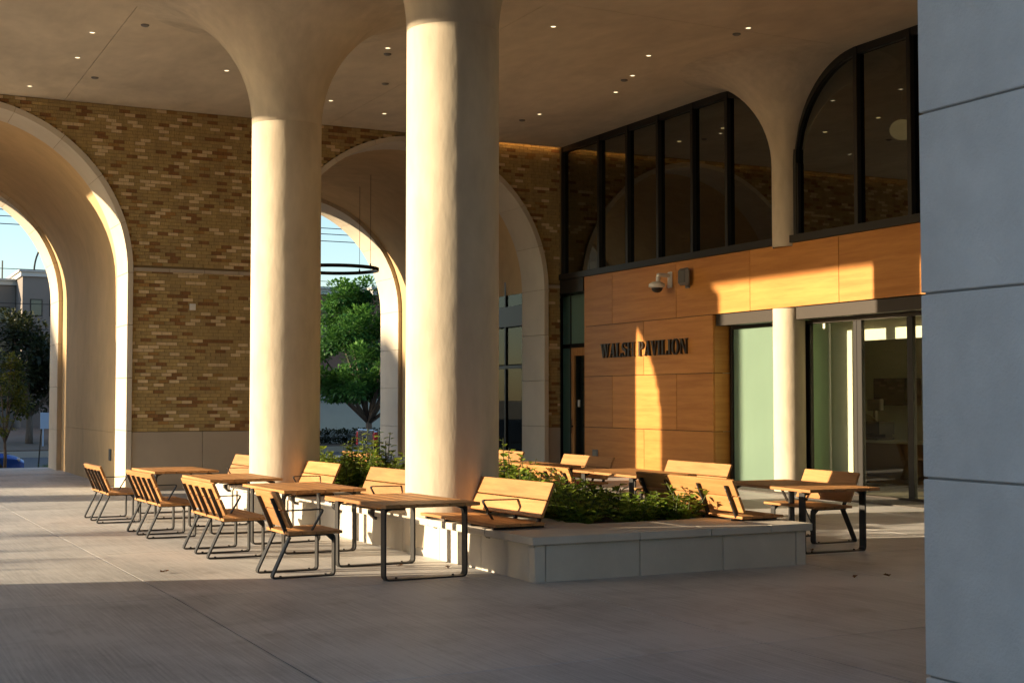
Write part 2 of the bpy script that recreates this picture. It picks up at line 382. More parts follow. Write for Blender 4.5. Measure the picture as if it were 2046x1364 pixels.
# ------------------------------------------------------------------ brick wall with arched openings
bw = empty('brick_wall', (7, Y1, -.2))
bw['label'] = 'variegated brown brick wall with two arched openings under the soffit'; bw['category'] = 'wall'
def sub(parent, mb, name, mats, smooth=False):
    """mesh given in world coordinates parented to an empty at some location"""
    o = mb.build(name, mats, parent, smooth); o.location = -Vector(parent.location); return o
def arch_iv(z, r, x0, x1):
    """solid X intervals of the wall at height z outside the arch openings"""
    iv = [(x0, x1)]
    for c in AC:
        if z < ZS: h = r
        elif z < ZS + r: h = math.sqrt(r * r - (z - ZS) ** 2)
        else: continue
        new = []
        for a, b in iv:
            if c - h > a: new.append((a, min(b, c - h)))
            if c + h < b: new.append((max(a, c + h), b))
        iv = [q for q in new if q[1] - q[0] > .015]
    return iv
# backing (mortar) wall, built in courses so the openings stay open
XW0, XW1 = -4.45, 16.0
PITCH, LEN = .0735, .222
BASET = 1.05
bk = MB(); z = BASET - .0
rows = []
z = BASET
while z < ZC + .03:
    if abs(z - 4.50) < PITCH * .5: rows.append((z, z + .085, 'belt')); z += .085
    else: rows.append((z, min(z + PITCH, ZC + .04), 'brick')); z += PITCH
for z0, z1, kind in rows:
    for a, b in arch_iv((z0 + z1) / 2, RO + .01, XW0, XW1): bk.box(a, b, Y1 + .018, Y1 + .4, z0, z1)
for a, b in arch_iv(0, RO + .01, XW0, XW1): bk.box(a, b, Y1 + .03, Y1 + .4, -.35, BASET)
bk.box(16.0, 16.24, Y1 - .015, Y1 + .4, 4.66, ZC + .04)
sub(bw, bk, 'mortar_core', MORTAR)
def brick_mesh(L, H):
    m = MB(); m.bbox(0, L, 0, .05, 0, H, .003); return m
big = []; 
rb = random.Random(11)
spots = []
for ri, (z0, z1, kind) in enumerate(rows):
    if kind != 'brick': continue
    off = (LEN / 2 if ri % 2 else 0) + (LEN / 4 if (ri // 5) % 2 else 0)
    for a, b in arch_iv(z0 + PITCH * .5, RO + .004, 2.2, XW1):
        k = math.floor((a - off) / LEN)
        while off + k * LEN < b:
            x0 = max(a, off + k * LEN); x1 = min(b, off + (k + 1) * LEN)
            if x1 - x0 > .03:
                u = rb.random(); 
                # clustered accents, as laid: neighbours one course below tend to repeat one brick over
                mi = 2 if u < .125 else 3 if u < .255 else 4 if u < .31 else 1 if u < .55 else 0
                spots.append((x0 + .004, x1 - .004, z0 + .004, z1 - .004, mi))
            k += 1
full = LEN - .008
order = sorted(range(len(spots)), key=lambda i: (0 if abs((spots[i][1] - spots[i][0]) - full) < 1e-4 else 1, math.hypot(spots[i][0], Y1) + .12 * abs(spots[i][2] - 1.75)))
near = set(order[:300])
bm_shared = [brick_mesh(full, PITCH - .008).mesh('brick', BR[k]) for k in range(5)]
rest = MB()
for i, (x0, x1, z0, z1, mi) in enumerate(spots):
    dy = rb.uniform(-.004, .004)
    if i in near:
        o = link('brick', bm_shared[mi], bw); o.location = Vector((x0, Y1 + dy, z0)) - bw.location
    else: rest.box(x0, x1, Y1 + dy, Y1 + .05, z0, z1, mi)
o = sub(bw, rest, 'brickwork', BR); o['kind'] = 'stuff'
# belt course and base course
def base_run(a, b, z0, z1, y0, name, mt, step):
    n = max(1, round((b - a) / step)); s = (b - a) / n
    for k in range(n):
        m = MB(); m.bbox(a + k * s + .004, a + (k + 1) * s - .004, y0, Y1 + .05, z0, z1, .005); sub(bw, m, name, mt)
for a, b in arch_iv(4.5, RO + .004, 5.0, XG + .02): base_run(a, b, 4.462, 4.54, Y1 - .035, 'belt_stone', BASEST, .8)
for a, b in arch_iv(0, RO + .004, 5.0, 16.0): base_run(a, b, -.24, BASET - .01, Y1 - .012, 'base_stone', BASEST, 1.55)
m = MB(); m.box(-4.4, 12.2 - 15, Y1 - .01, Y1 + .05, -.2, 8) if False else None
# small plates on the wall
m = MB(); m.bbox(6.86, 6.99, Y1 - .03, Y1 + .02, 3.66, 3.80, .006)
tag(m.build('wall_plate', WHITE), 'small square white plate fixed on the brown brick wall', 'plate')

# ------------------------------------------------------------------ stone arch surrounds
def ring_block(c, r0, r1, a0, a1, y0, y1, n=5):
    m = MB(); A = [a0 + (a1 - a0) * k / n for k in range(n + 1)]
    vs = []
    for a in A:
        for r in (r0, r1):
            for y in (y0, y1): vs.append((c + r * math.cos(a), y, ZS + r * math.sin(a)))
    fs = []
    for k in range(n):
        b = 4 * k
        fs += [[b, b + 4, b + 5, b + 1], [b + 2, b + 3, b + 7, b + 6], [b, b + 2, b + 6, b + 4], [b + 1, b + 5, b + 7, b + 3]]
    fs += [[0, 1, 3, 2], [4 * n, 4 * n + 2, 4 * n + 3, 4 * n + 1]]
    m.add(vs, fs); return m
def surround(c, r0, r1, y0, y1, zb, label, name='arch_surround', mt=None, nv=10, sides=(1, -1), joints=(.0, 1.07, 2.19, 3.31, ZS)):
    mt = mt or STONE
    e = empty(name, (c, (y0 + y1) / 2, zb)); tag(e, label, 'arch')
    gp = .004
    for k in range(nv):
        a0 = math.pi * k / nv; a1 = math.pi * (k + 1) / nv
        o = sub(e, ring_block(c, r0, r1, a0 + gp / r0, a1 - gp / r0, y0, y1), 'voussoir', mt); autosmooth(o, 30)
        sub(e, ring_block(c, r0 + .012, r1 - .012, a0 - .003, a0 + .003, y0 + .012, y1 - .012, 1), 'joint', MORTAR)
    for s in sides:
        z = [zb] + [j for j in joints if j > zb + .2]
        for q in range(len(z) - 1):
            xa, xb = sorted((c + s * r0, c + s * r1))
            m = MB(); m.bbox(xa, xb, y0, y1, z[q] + gp, z[q + 1] - gp, .006); sub(e, m, 'jamb_stone', mt)
    return e
surround(AC[0], RI, RO - .002, YA, YB, -.26, 'stone arch surround at the left edge, sunlit jamb beside the brick wall', joints=(1.07, 2.19, 3.31, ZS))
surround(AC[1], RI, RO - .002, YA, YB, -.26, 'stone arch surround behind the big middle column, seen on both its sides', joints=(1.07, 2.19, 3.31, ZS))
surround(AC[0], RO2, RO + .3, YO0, YO1, -.3, 'outer stone arch toward the street at far left, blue car behind it', 'outer_arch_surround', joints=(.9, 2.07, 3.24, ZS))
surround(AC[1], RO2, RO + .3, YO0, YO1, -.3, 'outer stone arch toward the street, green tree behind it', 'outer_arch_surround', joints=(.9, 2.07, 3.24, ZS))

# barrel vaulted passages between the two walls
RV = 3.42
for c, lab, lwall in ((AC[0], 'tan plaster barrel vault passage behind the left arch', 33.1), (AC[1], 'tan plaster barrel vault passage behind the middle arch', YB)):
    e = empty('vaulted_passage', (c, 34.5, -.2)); tag(e, lab, 'vault')
    m = MB(); n = 40; pts = [(c + RV * math.cos(math.pi * k / n), ZS + RV * math.sin(math.pi * k / n)) for k in range(n + 1)]
    vs = [(x, y, zz) for y in (YB, 33.1, YO0) for x, zz in pts]
    m.add(vs, [[k + q * (n + 1), k + 1 + q * (n + 1), n + 2 + k + q * (n + 1), n + 1 + k + q * (n + 1)] for q in (0, 1) for k in range(n) if q or c != AC[0] or k < n * .58])
    o = sub(e, m, 'vault', TAN, True)
    y0 = YB if c == AC[0] else 33.6
    for a, b in ((c + RV, c + RV + .2),):
        m = MB()
        m.box(a, b, y0, YO0, 1.0, ZS); m.box(a, b, y0, YO0, -.3, .994); sub(e, m, 'side_wall', TAN)
    m = MB(); m.box(c - RV - .2, c - RV, lwall, YO0, -.3, ZS); sub(e, m, 'side_wall', TAN)
    if c == AC[0]:          # end arch of the arcade, springing beside the corner pier
        m = MB(); n2 = 26
        for k in range(n2):
            ya = YB + (33.1 - YB) * k / n2; yb = YB + (33.1 - YB) * (k + 1) / n2; ym = (ya + yb) / 2
            m.box(c - RV - .2, c - RV, ya, yb, ZS + math.sqrt(max(0, 3.42 ** 2 - (33.85 - ym) ** 2)), 8.2)
        sub(e, m, 'end_arch', TAN)
# solid masses over the passages and outer wall
def spandrel(y0, y1, r, x0, x1, ztop, name, mt, label, cat='wall'):
    e = empty(name, ((x0 + x1) / 2, y0, -.2)); tag(e, label, cat)
    m = MB(); N = 60
    zz = [-.35 + (ZS + .35) * 1] ; 
    for a, b in arch_iv(0, r, x0, x1): m.box(a, b, y0, y1, -.35, ZS)
    zs = [ZS + (ztop - ZS) * k / N for k in range(N + 1)]
    for k in range(N):
        for a, b in arch_iv((zs[k] + zs[k + 1]) / 2, r, x0, x1): m.box(a, b, y0, y1, zs[k], zs[k + 1])
    sub(e, m, 'masonry', mt); return e
spandrel(YO0 + .15, YO1 - .15, RO2 + .15, -4.45, 16.6, 10, 'outer_wall', BASEST, 'outer wall of the arcade above and between the street side arches')
m = MB(); m.box(-4.45, 16.6, Y1 + .3, YO1 - .2, 8.2, 9.8); struct(m.build('arcade_roof', TAN))

# dark plate on the passage wall
m = MB(); m.bbox(AC[0] + RV - .02, AC[0] + RV + .02, 31.2, 31.45, .36, .62, .004); tag(m.build('wall_vent', BLACK), 'small dark vent low on the tan passage wall at left', 'vent')

# glass wall inside the middle passage
e = empty('passage_window_wall', (15.5, 32, -.2)); tag(e, 'dark framed window wall seen inside the middle arch right of the column', 'window')
XV = AC[1] + RV - .02
for y0, y1 in ((30.5, 31.5), (31.5, 32.5), (32.5, 33.55)):
    for z0, z1 in ((-.2, 2.55), (2.6, 3.6), (4.1, 5.5), (5.5, 7.0)):
        m = MB(); m.box(XV + .04, XV + .055, y0 + .03, y1 - .03, z0 + .03, z1 - .03); sub(e, m, 'pane', glass_mat('passage_glass', (.35, .38, .33), .45))
    m = MB(); m.box(XV, XV + .08, y0 - .03, y0 + .03, -.24, 7.2); sub(e, m, 'mullion', BLACK)
for z0, z1 in ((-.24, -.16), (2.52, 2.6), (3.6, 4.12), (5.46, 5.53)):
    m = MB(); m.box(XV - .01, XV + .09, 30.5, 33.58, z0, z1); sub(e, m, 'transom', BLACK)
m = MB(); m.box(17.2, 17.3, 30.4, 33.7, -.3, 8); m.box(XV + .09, 17.2, 33.6, 33.7, -.3, 8); m.box(XV + .09, 17.7, 30.42, 30.46, -.3, 8); sub(e, m, 'backing_wall', DARKIN)

# ring pendant
e = empty('ring_pendant_light', (12.17, 35.1, 5.27)); tag(e, 'thin dark ring pendant light hanging in the middle passage', 'pendant light')
m = MB(); m.lathe([(1.14, -.045), (1.2, -.045), (1.2, .045), (1.14, .045), (1.14, -.045)], 0, 0, 72); o = m.build('ring', BRONZE, e); autosmooth(o)
for k in range(4):
    a = R(35 + 90 * k); x, y = 1.17 * math.cos(a), 1.17 * math.sin(a)
    zt = ZS + math.sqrt(max(.1, RV ** 2 - (x) ** 2)) - 5.27 - .005
    m = MB(); m.tube([(x, y, .04), (x, y, zt)], .006, 5); m.build('cable', BLACK, e)
    m = MB(); m.tube([(x, y, .04), (x, y, .1)], .02, 6); m.build('cable_clamp', BLACK, e)

# ------------------------------------------------------------------ timber, glass and doors wall (X = 16)
tw = empty('timber_panel_wall', (XG, 24, 0)); tag(tw, 'oak veneer panel wall with thin dark joints below the upper windows', 'wall')
def panel(y0, y1, z0, z1, x0=XG, th=.03, nm='panel'):
    m = MB(); m.bbox(0, th, -(y1 - y0) / 2 + .006, (y1 - y0) / 2 - .006, -(z1 - z0) / 2 + .006, (z1 - z0) / 2 - .006, .002)
    o = m.build(nm, OAK, tw); o.location = Vector((x0, (y0 + y1) / 2, (z0 + z1) / 2)) - tw.location
zr = [-.02, 1.08, 2.27, 3.46, 4.66]
for y in ((26.80, 28.10), (24.15, 26.80), (21.55, 24.15), (18.93, 21.55), (16.3, 18.93), (13.7, 16.3), (11.1, 13.7)): panel(*y, zr[3], zr[4])
for y in ((25.45, 28.10), (22.81, 25.45)): panel(*y, zr[2], zr[3])
for y in ((26.80, 28.10), (24.15, 26.80), (22.81, 24.15)): panel(*y, zr[1], zr[2])
for y in ((25.45, 28.10), (22.81, 25.45)): panel(*y, zr[0], zr[1])
m = MB(); m.box(XG + .028, XG + .25, 22.83, 28.08, -.02, 4.66); m.box(XG + .028, XG + .25, 11.1, 22.83, 3.47, 4.66); sub(tw, m, 'backing', BLACK)
for k in range(3):          # return into the door recess
    m = MB(); m.bbox(0, .42, 0, .03, 0, zr[k + 1] - zr[k] - .012, .002); o = m.build('return_panel', wood_mat('oak_return', (.54, .235, .056), (.41, .16, .034), 0, rough=.42, rnd=.09, scale=.8), tw)
    o.location = Vector((XG + .032, 22.80, zr[k] + .006)) - tw.location
# sill band between timber and upper glass
m = MB(); m.box(XG - .05, XG + .3, 11.1, Y1 - .02, 4.662, 4.80)
tag(m.build('sill_band', BLACK), 'black metal sill band between timber panels and upper windows', 'sill')
m = MB(); m.box(XG - .02, XG + 1.3, 28.12, Y1 - .03, 4.32, 4.655); m.box(XG + .01, XG + 1.3, Y1 - .03, 30.41, 4.32, 4.655)
tag(m.build('entrance_beam', BLACK), 'black beam over the recessed entrance beside the brick pier', 'beam')

# upper curtain wall
cw = empty('upper_window_wall', (XG, 22, 4.8)); tag(cw, 'tall dark tinted upper windows with black mullions under the soffit', 'window wall')
FY, FR, FZ0, FRF = 20.5, .30, 6.15, 1.75
def top_at(y):
    d = abs(y - FY) - FR
    if d >= FRF: return ZC
    if d <= 0: return 4.8
    t = math.acos(max(-1, min(1, 1 - d / FRF))); return FZ0 + (ZC - FZ0) * math.sin(t)
mul = [29.27, 27.47, 26.19, 24.91, 23.58, 22.35, 20.82]
mul2 = [20.18, 18.48, 17.15, 15.8, 14.4, 13.0, 11.2]
XM = XG + .06
for ml in (mul, mul2):
    for a, b in zip(ml[:-1], ml[1:]):
        n = 14; ysn = [a + (b - a) * k / n for k in range(n + 1)]
        poly = [(y, top_at(y)) for y in ysn if top_at(y) > 4.81]
        m = MB(); vs = []
        for y, zt in [(y, top_at(y)) for y in ysn]: vs += [(XM + .05, y, 4.8), (XM + .05, y, max(4.81, zt - .03)), (XM + .062, y, max(4.81, zt - .03)), (XM + .062, y, 4.8)]
        m.add(vs, [[4 * k + q, 4 * k + 4 + q, 4 * k + 4 + (q + 1) % 4, 4 * k + (q + 1) % 4] for k in range(n) for q in range(4)] + [[0, 1, 2, 3], [4 * n + q for q in (3, 2, 1, 0)]]); sub(cw, m, 'pane', GL_UP)
        # head frame following the curve
        m = MB(); vs = []
        for y in ysn:
            zt = top_at(y)
            wd = .14
            vs += [(XM - .02, y, zt - .002), (XM + .12, y, zt - .002), (XM + .12, y, max(4.8, zt - wd)), (XM - .02, y, max(4.8, zt - wd))]
        m.add(vs, [[4 * k + q, 4 * k + (q + 1) % 4, 4 * k + 4 + (q + 1) % 4, 4 * k + 4 + q] for k in range(n) for q in range(4)]); sub(cw, m, 'head_frame', BLACK)
    for y in ml:
        zt = top_at(y) if top_at(y) > 5 else 5.6
        m = MB(); m.box(XM - .04, XM + .14, y - .045, y + .045, 4.8, zt - .01); sub(cw, m, 'mullion', BLACK)
# jamb frames hugging the column shaft
for s in (-1, 1):
    m = MB(); m.box(XM - .02, XM + .12, FY + s * FR, FY + s * (FR + .1), 4.8, FZ0); sub(cw, m, 'jamb_frame', BLACK)
# facade column
e = empty('facade_column', (XG + .12, FY, 0)); tag(e, 'slim plaster column standing in the window wall, flaring into the soffit', 'column')
m = MB(); m.lathe([(FR, 0), (FR, 3.44)], 0, 0, 48); m.build('lower_shaft', PLASTER, e, True)
m = MB(); m.lathe([(FR, 4.6), (FR, 5.4)] + flare_profile(FR, FZ0, FRF, FZ0 - .4, ZC - .004), 0, 0, 64); m.build('flared_shaft', FLARE, e, True)

# interior of the upper room
e = empty('upper_room', (22, 22, 4.6)); tag(e, 'dim room behind the upper windows with brick end wall', 'room')
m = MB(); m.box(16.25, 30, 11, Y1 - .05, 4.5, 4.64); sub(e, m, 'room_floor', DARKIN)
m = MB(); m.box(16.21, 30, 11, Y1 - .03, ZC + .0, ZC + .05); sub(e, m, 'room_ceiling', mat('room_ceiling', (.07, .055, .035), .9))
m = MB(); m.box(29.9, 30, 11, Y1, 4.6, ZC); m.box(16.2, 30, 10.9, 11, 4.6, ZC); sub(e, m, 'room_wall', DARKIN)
m = MB()
for ri in range(44):
    zz = 4.65 + ri * PITCH
    k = 0
    while k * LEN < 12:
        x0 = 16.25 + k * LEN - (LEN / 2 if ri % 2 else 0); u = rb.random()
        m.box(max(16.22, x0 + .004), x0 + LEN - .004, Y1 - .06, Y1 - .02, zz + .004, zz + PITCH - .004, 2 if u < .12 else 3 if u < .25 else 4 if u < .3 else 0); k += 1
o = sub(e, m, 'brickwork', BR); o['kind'] = 'stuff'
m = MB(); m.box(16.2, 29, Y1 - .02, Y1 + .05, 4.6, ZC); sub(e, m, 'mortar_core', MORTAR)
m = MB(); m.box(16.3, 28, Y1 - .13, Y1 - .11, ZC - .012, ZC - .003); sub(e, m, 'cove_strip', COVE)
m = MB(); m.box(16.3, 28, Y1 - .16, Y1 - .15, ZC - .04, ZC - .001); sub(e, m, 'cove_shield', DARKIN)
e = empty('cove_light', (15.1, Y1 - .1, ZC - .02)); tag(e, 'slim shielded strip light washing the top of the brick wall by the windows', 'light')
m = MB(); m.box(14.2, 15.95, Y1 - .085, Y1 - .07, ZC - .012, ZC - .003); sub(e, m, 'strip', COVE)
m = MB(); m.box(14.2, 15.95, Y1 - .11, Y1 - .10, ZC - .03, ZC - .001); sub(e, m, 'shield', CEILP)
# globe pendant indoors
e = empty('globe_pendant', (18.6, 20.1, 7.0)); tag(e, 'pale globe pendant lamp behind the upper right window', 'pendant light')
m = MB(); prof = [(.235 * math.sin(R(a)), -.20 * math.cos(R(a))) for a in range(0, 181, 12)]; m.lathe([(max(.003, r), z) for r, z in prof], 0, 0, 28); m.build('globe', GLOBE, e, True)
m = MB(); m.tube([(0, 0, .195), (0, 0, ZC - 7.0)], .008, 5); m.build('stem', BLACK, e)
for k, (x, y) in enumerate(((18.2, 27.3), (18.2, 25.5), (18.2, 23.7), (18.2, 21.9), (20.6, 26.6), (20.6, 24.8), (20.6, 23.0), (18.2, 19.0), (20.6, 20.3), (20.6, 18.4), (18.2, 17.2), (22.5, 22.0))):
    m = MB(); m.lathe([(.05, 0), (.05, -.012), (.003, -.012)], 0, 0, 12); o = m.build('indoor_downlight', LAMP, None, loc=(x, y, ZC - .001))
    tag(o, 'small glowing downlight in the ceiling behind the upper windows', 'downlight', 'downlights behind the upper windows')
for k, (x, y, hh) in enumerate(((19.5, 23.0, 1.25), (21.5, 20.8, 1.1))):
    m = MB(); m.bbox(x, x + .06, y - .5, y + .5, 4.66, 4.66 + hh, .01); m.box(x - .3, x + .36, y - .35, y - .3, 4.645, 4.7)
    tag(m.build('indoor_screen', mat('screen_panel', (.20, .24, .19), .4)), ('pale freestanding screen behind the middle upper windows', 'pale freestanding screen farther back behind the upper windows')[k], 'screen')

# recess at the left end: brown door and side glass
e = empty('entrance_door', (16.6, 29.0, 0)); tag(e, 'brown timber framed glass door in the recess left of the oak panels', 'door')
def dbox(x0, x1, y0, y1, z0, z1, nm, mt, par=None):
    m = MB(); m.bbox(x0, x1, y0, y1, z0, z1, .004); return sub(par or e, m, nm, mt)
DX = 16.30
dbox(DX, DX + .06, 29.14, 29.28, 0, 3.0, 'stile', DOORW); dbox(DX, DX + .06, 28.27, 28.41, 0, 3.0, 'stile', DOORW)
dbox(DX + .003, DX + .057, 28.41, 29.14, 2.8, 3.0, 'top_rail', DOORW); dbox(DX + .003, DX + .057, 28.41, 29.14, 0, .25, 'bottom_rail', DOORW)
dbox(DX + .02, DX + .035, 28.41, 29.14, .25, 2.8, 'pane', GL_DN)
dbox(DX - .07, DX - .045, 29.175, 29.205, .9, 1.25, 'handle', BLACK)
dbox(DX - .045, DX, 29.18, 29.2, 1.05, 1.09, 'handle_post', BLACK)
m = MB(); m.box(DX - .003, DX - .001 + .02, 28.87, 28.94, 1.55, 1.72); sub(e, m, 'notice', WHITE)
e2 = empty('entrance_glazing', (16.6, 29.72, 0)); tag(e2, 'green side glass and transom beside the brown entrance door', 'window')
dbox(DX + .02, DX + .035, 29.34, 29.74, .05, 3.0, 'pane', FROST, e2); dbox(DX + .02, DX + .035, 29.34, 29.74, 3.1, 4.3, 'pane', FROST, e2); dbox(DX + .02, DX + .035, 28.27, 29.3, 3.1, 4.3, 'pane', FROST, e2)
for y0, y1, z0, z1 in ((29.29, 29.34, 0, 4.32), (29.74, 29.81, 0, 4.32), (28.22, 29.29, 3.0, 3.1), (29.34, 29.74, 3.02, 3.08)): dbox(DX, DX + .07, y0, y1, z0, z1, 'frame', BLACK, e2)
m = MB(); m.box(17.6, 17.7, 28.02, 29.92, -.05, 4.4); m.box(DX + .08, 17.6, 28.02, 28.12, -.05, 4.4); tag(m.build('vestibule_wall', mat('pale_wall', (.45, .47, .40), .8)), 'pale vestibule wall behind the brown entrance door glass', 'wall')

# sliding doors and frosted window (recess, X = 16.42)
XD = 16.42
e = empty('frosted_window', (XD, 21.9, 0)); tag(e, 'pale green frosted window between the oak return and the slim column', 'window')
dbox(XD, XD + .02, 20.80, 22.68, .06, 3.16, 'pane', FROST)
dbox(XD - .04, XD + .06, 22.68, 22.77, 0, 3.2, 'frame', BLACK); dbox(XD - .03, XD + .06, 20.37, 20.8, 0, 3.2, 'frame', BLACK); dbox(XD - .04, XD + .06, 20.8, 22.68, 3.16, 3.22, 'frame', BLACK); dbox(XD - .04, XD + .06, 20.8, 22.68, 0, .06, 'sill', BRONZE)
dbox(XG + .05, XD + .06, 20.9, 22.77, 3.225, 3.455, 'header', BRONZE)
e = empty('sliding_door', (XD, 18.8, 0)); tag(e, 'wide glazed sliding doors with dark frames right of the slim column', 'door')
dbox(XG + .05, XD + .06, 11.2, 20.2, 3.225, 3.455, 'header', BRONZE)
dbox(XD - .05, XD + .08, 11.2, 20.38, 3.15, 3.22, 'track', BRONZE); dbox(XD - .05, XD + .08, 11.2, 20.38, 0, .05, 'threshold', BRONZE)
for y0, y1 in ((20.22, 20.36), (18.93, 19.02), (18.80, 18.925), (17.52, 17.66), (16.0, 16.12), (14.4, 14.52)): dbox(XD - .03, XD + .05, y0, y1, .05, 3.15, 'stile', BLACK)
for y0, y1 in ((19.02, 20.22), (17.66, 18.80), (16.12, 17.52), (14.52, 16.0)): dbox(XD, XD + .012, y0, y1, .05, 3.15, 'pane', GL_DN)
m = MB(); m.box(XG - .5, XD - .06, 11.2, 22.7, .004, .02); tag(m.build('drain_strip', mat('drain', (.10, .09, .08), .9, var=.5, vscale=30)), 'narrow dark gravel drain strip along the sliding doors', 'drain')

# cafe room behind the doors
e = empty('cafe_room', (19, 18, 0)); tag(e, 'pale walled room behind the sliding glass doors', 'room')
WALLG = mat('room_wall_paint', (.72, .73, .62), .8)
m = MB(); m.box(XD + .1, 24, 11, 28, -.1, -.0); sub(e, m, 'room_floor', mat('room_floor', (.22, .20, .17), .5))
m = MB(); m.box(XD + .1, 24, 11, 28, 3.42, 3.5); sub(e, m, 'room_ceiling', WALLG)
m = MB(); m.box(21.4, 21.5, 11, 28, 0, 3.42); m.box(XG + .3, 21.4, 27.4, 27.48, 0, 3.42); sub(e, m, 'back_wall', WALLG)
m = MB(); m.box(17.0, 17.15, 19.76, 22.7, 0, 3.42); sub(e, m, 'partition', WALLG)
m = MB(); m.box(17.0, 17.2, 12, 19.52, 2.82, 3.42); sub(e, m, 'bulkhead', WALLG)
e = empty('serving_counter', (19.3, 21.6, 0)); tag(e, 'long serving counter with pale top behind the right glass door', 'counter')
dbox(19.0, 19.6, 19.2, 25, 0, .85, 'cabinet', mat('counter_front', (.16, .10, .06), .5)); dbox(18.95, 19.65, 19.15, 25.05, .853, .90, 'top', mat('counter_top', (.5, .48, .42), .3))
ex = empty('espresso_machine', (19.3, 21.8, .9)); tag(ex, 'dark espresso machine with curved top rail on the counter indoors', 'coffee machine')
e = ex
dbox(19.1, 19.5, 21.4, 22.2, 1.02, 1.28, 'body', BLACK); dbox(19.05, 19.5, 21.4, 22.2, .902, .95, 'drip_tray', STEEL); dbox(19.3, 19.5, 21.45, 22.15, .95, 1.02, 'base', BLACK)
m = MB(); m.tube([(19.1, 21.45 + .7 * t, 1.28 + .14 * math.sin(math.pi * t)) for t in [k / 12 for k in range(13)]], .02, 6); sub(e, m, 'top_rail', mat('brushed_steel', (.5, .47, .42), .3, metal=1))
for y in (21.6, 21.95):
    m = MB(); m.tube([(19.08, y, 1.04), (19.02, y, 1.02), (18.92, y, 1.01)], .016, 6); sub(e, m, 'portafilter', BLACK)
m = MB(); m.bbox(20.9, 21.38, 22.6, 23.6, 1.6, 2.2, .01); tag(m.build('wall_cabinet', mat('cabinet_dark', (.03, .028, .025), .4)), 'dark wall cabinet over the counter inside the doors', 'cabinet')
m = MB(); m.bbox(19.3, 19.42, 21.6, 22.0, 1.50, 1.74, .02); m.box(19.33, 19.39, 21.77, 21.83, 1.2, 1.51); tag(m.build('menu_screen', GREYP), 'small dark screen standing above the espresso machine', 'screen')

# ------------------------------------------------------------------ lettering WALSH PAVILION
def glyph(ch):
    """condensed serif capitals in a unit cap height; returns (list of polygons, advance)"""
    P = []; T, t, s = .17, .07, .055
    def rect(a, b, c, d): P.append([(a, c), (b, c), (b, d), (a, d)])
    def serif(x0, x1, y): rect(x0 - .06, x1 + .06, y, y + s)
    def stem(x, w=T): rect(x, x + w, s * .6, 1 - s * .6); serif(x, x + w, 0); serif(x, x + w, 1 - s)
    def diag(x0, x1, w, y0=0, y1=1): P.append([(x0, y0), (x0 + w, y0), (x1 + w, y1), (x1, y1)])
    def arc(cx_, cy_, rx, ry, a0, a1, wx, wy, n=14):
        for k in range(n):
            q = []
            for a in (a0 + (a1 - a0) * k / n, a0 + (a1 - a0) * (k + 1) / n):
                ca, sa = math.cos(R(a)), math.sin(R(a)); q.append(((cx_ + rx * ca, cy_ + ry * sa), (cx_ + (rx - wx) * ca, cy_ + (ry - wy) * sa)))
            P.append([q[0][1], q[0][0], q[1][0], q[1][1]])
    if ch == 'I': stem(.08); return P, .33
    if ch == 'L':
        stem(.08); rect(.2, .58, 0, s); P.append([(.5, s * .9), (.58, 0), (.6, .27), (.56, .27)]); return P, .63
    if ch == 'H':
        stem(.08); stem(.55); rect(.2, .6, .47, .47 + t); return P, .82
    if ch == 'P':
        stem(.08); arc(.27, .73, .31, .27, -90, 90, .15, .06); rect(.2, .28, .94, 1); rect(.2, .28, .46, .52); return P, .60
    if ch == 'A':
        diag(.42, .30, T); diag(.06, .34, t); rect(.17, .46, .30, .30 + t * .8); serif(.03, .12, 0); serif(.42, .60, 0); return P, .66
    if ch == 'V':
        P.append([(.30, 0), (.40, 0), (.22, 1), (.04, 1)]); P.append([(.33, 0), (.40, 0), (.60, 1), (.53, 1)]); serif(.04, .20, 1 - s); serif(.52, .60, 1 - s); return P, .64
    if ch == 'W':
        for dx in (0, .37): P.append([(.26 + dx, 0), (.35 + dx, 0), (.20 + dx, 1), (.04 + dx, 1)])
        P.append([(.28, 0), (.35, 0), (.50, 1), (.43, 1)]); P.append([(.65, 0), (.72, 0), (.92, 1), (.85, 1)])
        serif(.04, .20, 1 - s); serif(.41, .57, 1 - s); serif(.84, .92, 1 - s); return P, .98
    if ch == 'O': arc(.36, .5, .34, .53, 0, 360, .165, .06, 32); return P, .74
    if ch == 'N':
        rect(.10, .16, s * .6, 1 - s * .6); rect(.60, .66, 0, 1 - s * .6); P.append([(.06, 1), (.24, 1), (.66, 0), (.56, 0)]); serif(.09, .17, 0); serif(.59, .67, 1 - s); rect(0, .1, 1 - s, 1); return P, .76
    if ch == 'S':
        pts = []
        n = 30
        for k in range(n + 1):
            u = k / n
            a = R(40 + 230 * min(1, u * 2)) if u <= .5 else None
            if u <= .5: pts.append((.28 + .19 * math.cos(R(35 + 235 * u * 2)), .745 + .225 * math.sin(R(35 + 235 * u * 2))))
            else: pts.append((.28 + .20 * math.cos(R(90 - 235 * (u - .5) * 2)), .27 + .24 * math.sin(R(90 - 235 * (u - .5) * 2))))
        for k in range(n):
            u = (k + .5) / n; wd = .035 + .06 * math.exp(-((u - .5) / .2) ** 2)
            a, b = Vector(pts[k]), Vector(pts[k + 1]); d = (b - a); 
            if d.length < 1e-5: continue
            d.normalize(); nn = Vector((-d.y, d.x)) * wd; a = a - d * .012; b = b + d * .012
            P.append([tuple(a + nn), tuple(b + nn), tuple(b - nn), tuple(a - nn)])
        rect(.42, .48, .72, .98); rect(.05, .11, .02, .30); return P, .55
    return P, .3
sg = empty('wall_lettering', (XG, 25.5, 2.7)); tag(sg, 'dark raised serif letters reading WALSH PAVILION on the oak panels', 'sign')
txt = 'WALSH PAVILION'; adv = [glyph(c)[1] if c != ' ' else .28 for c in txt]
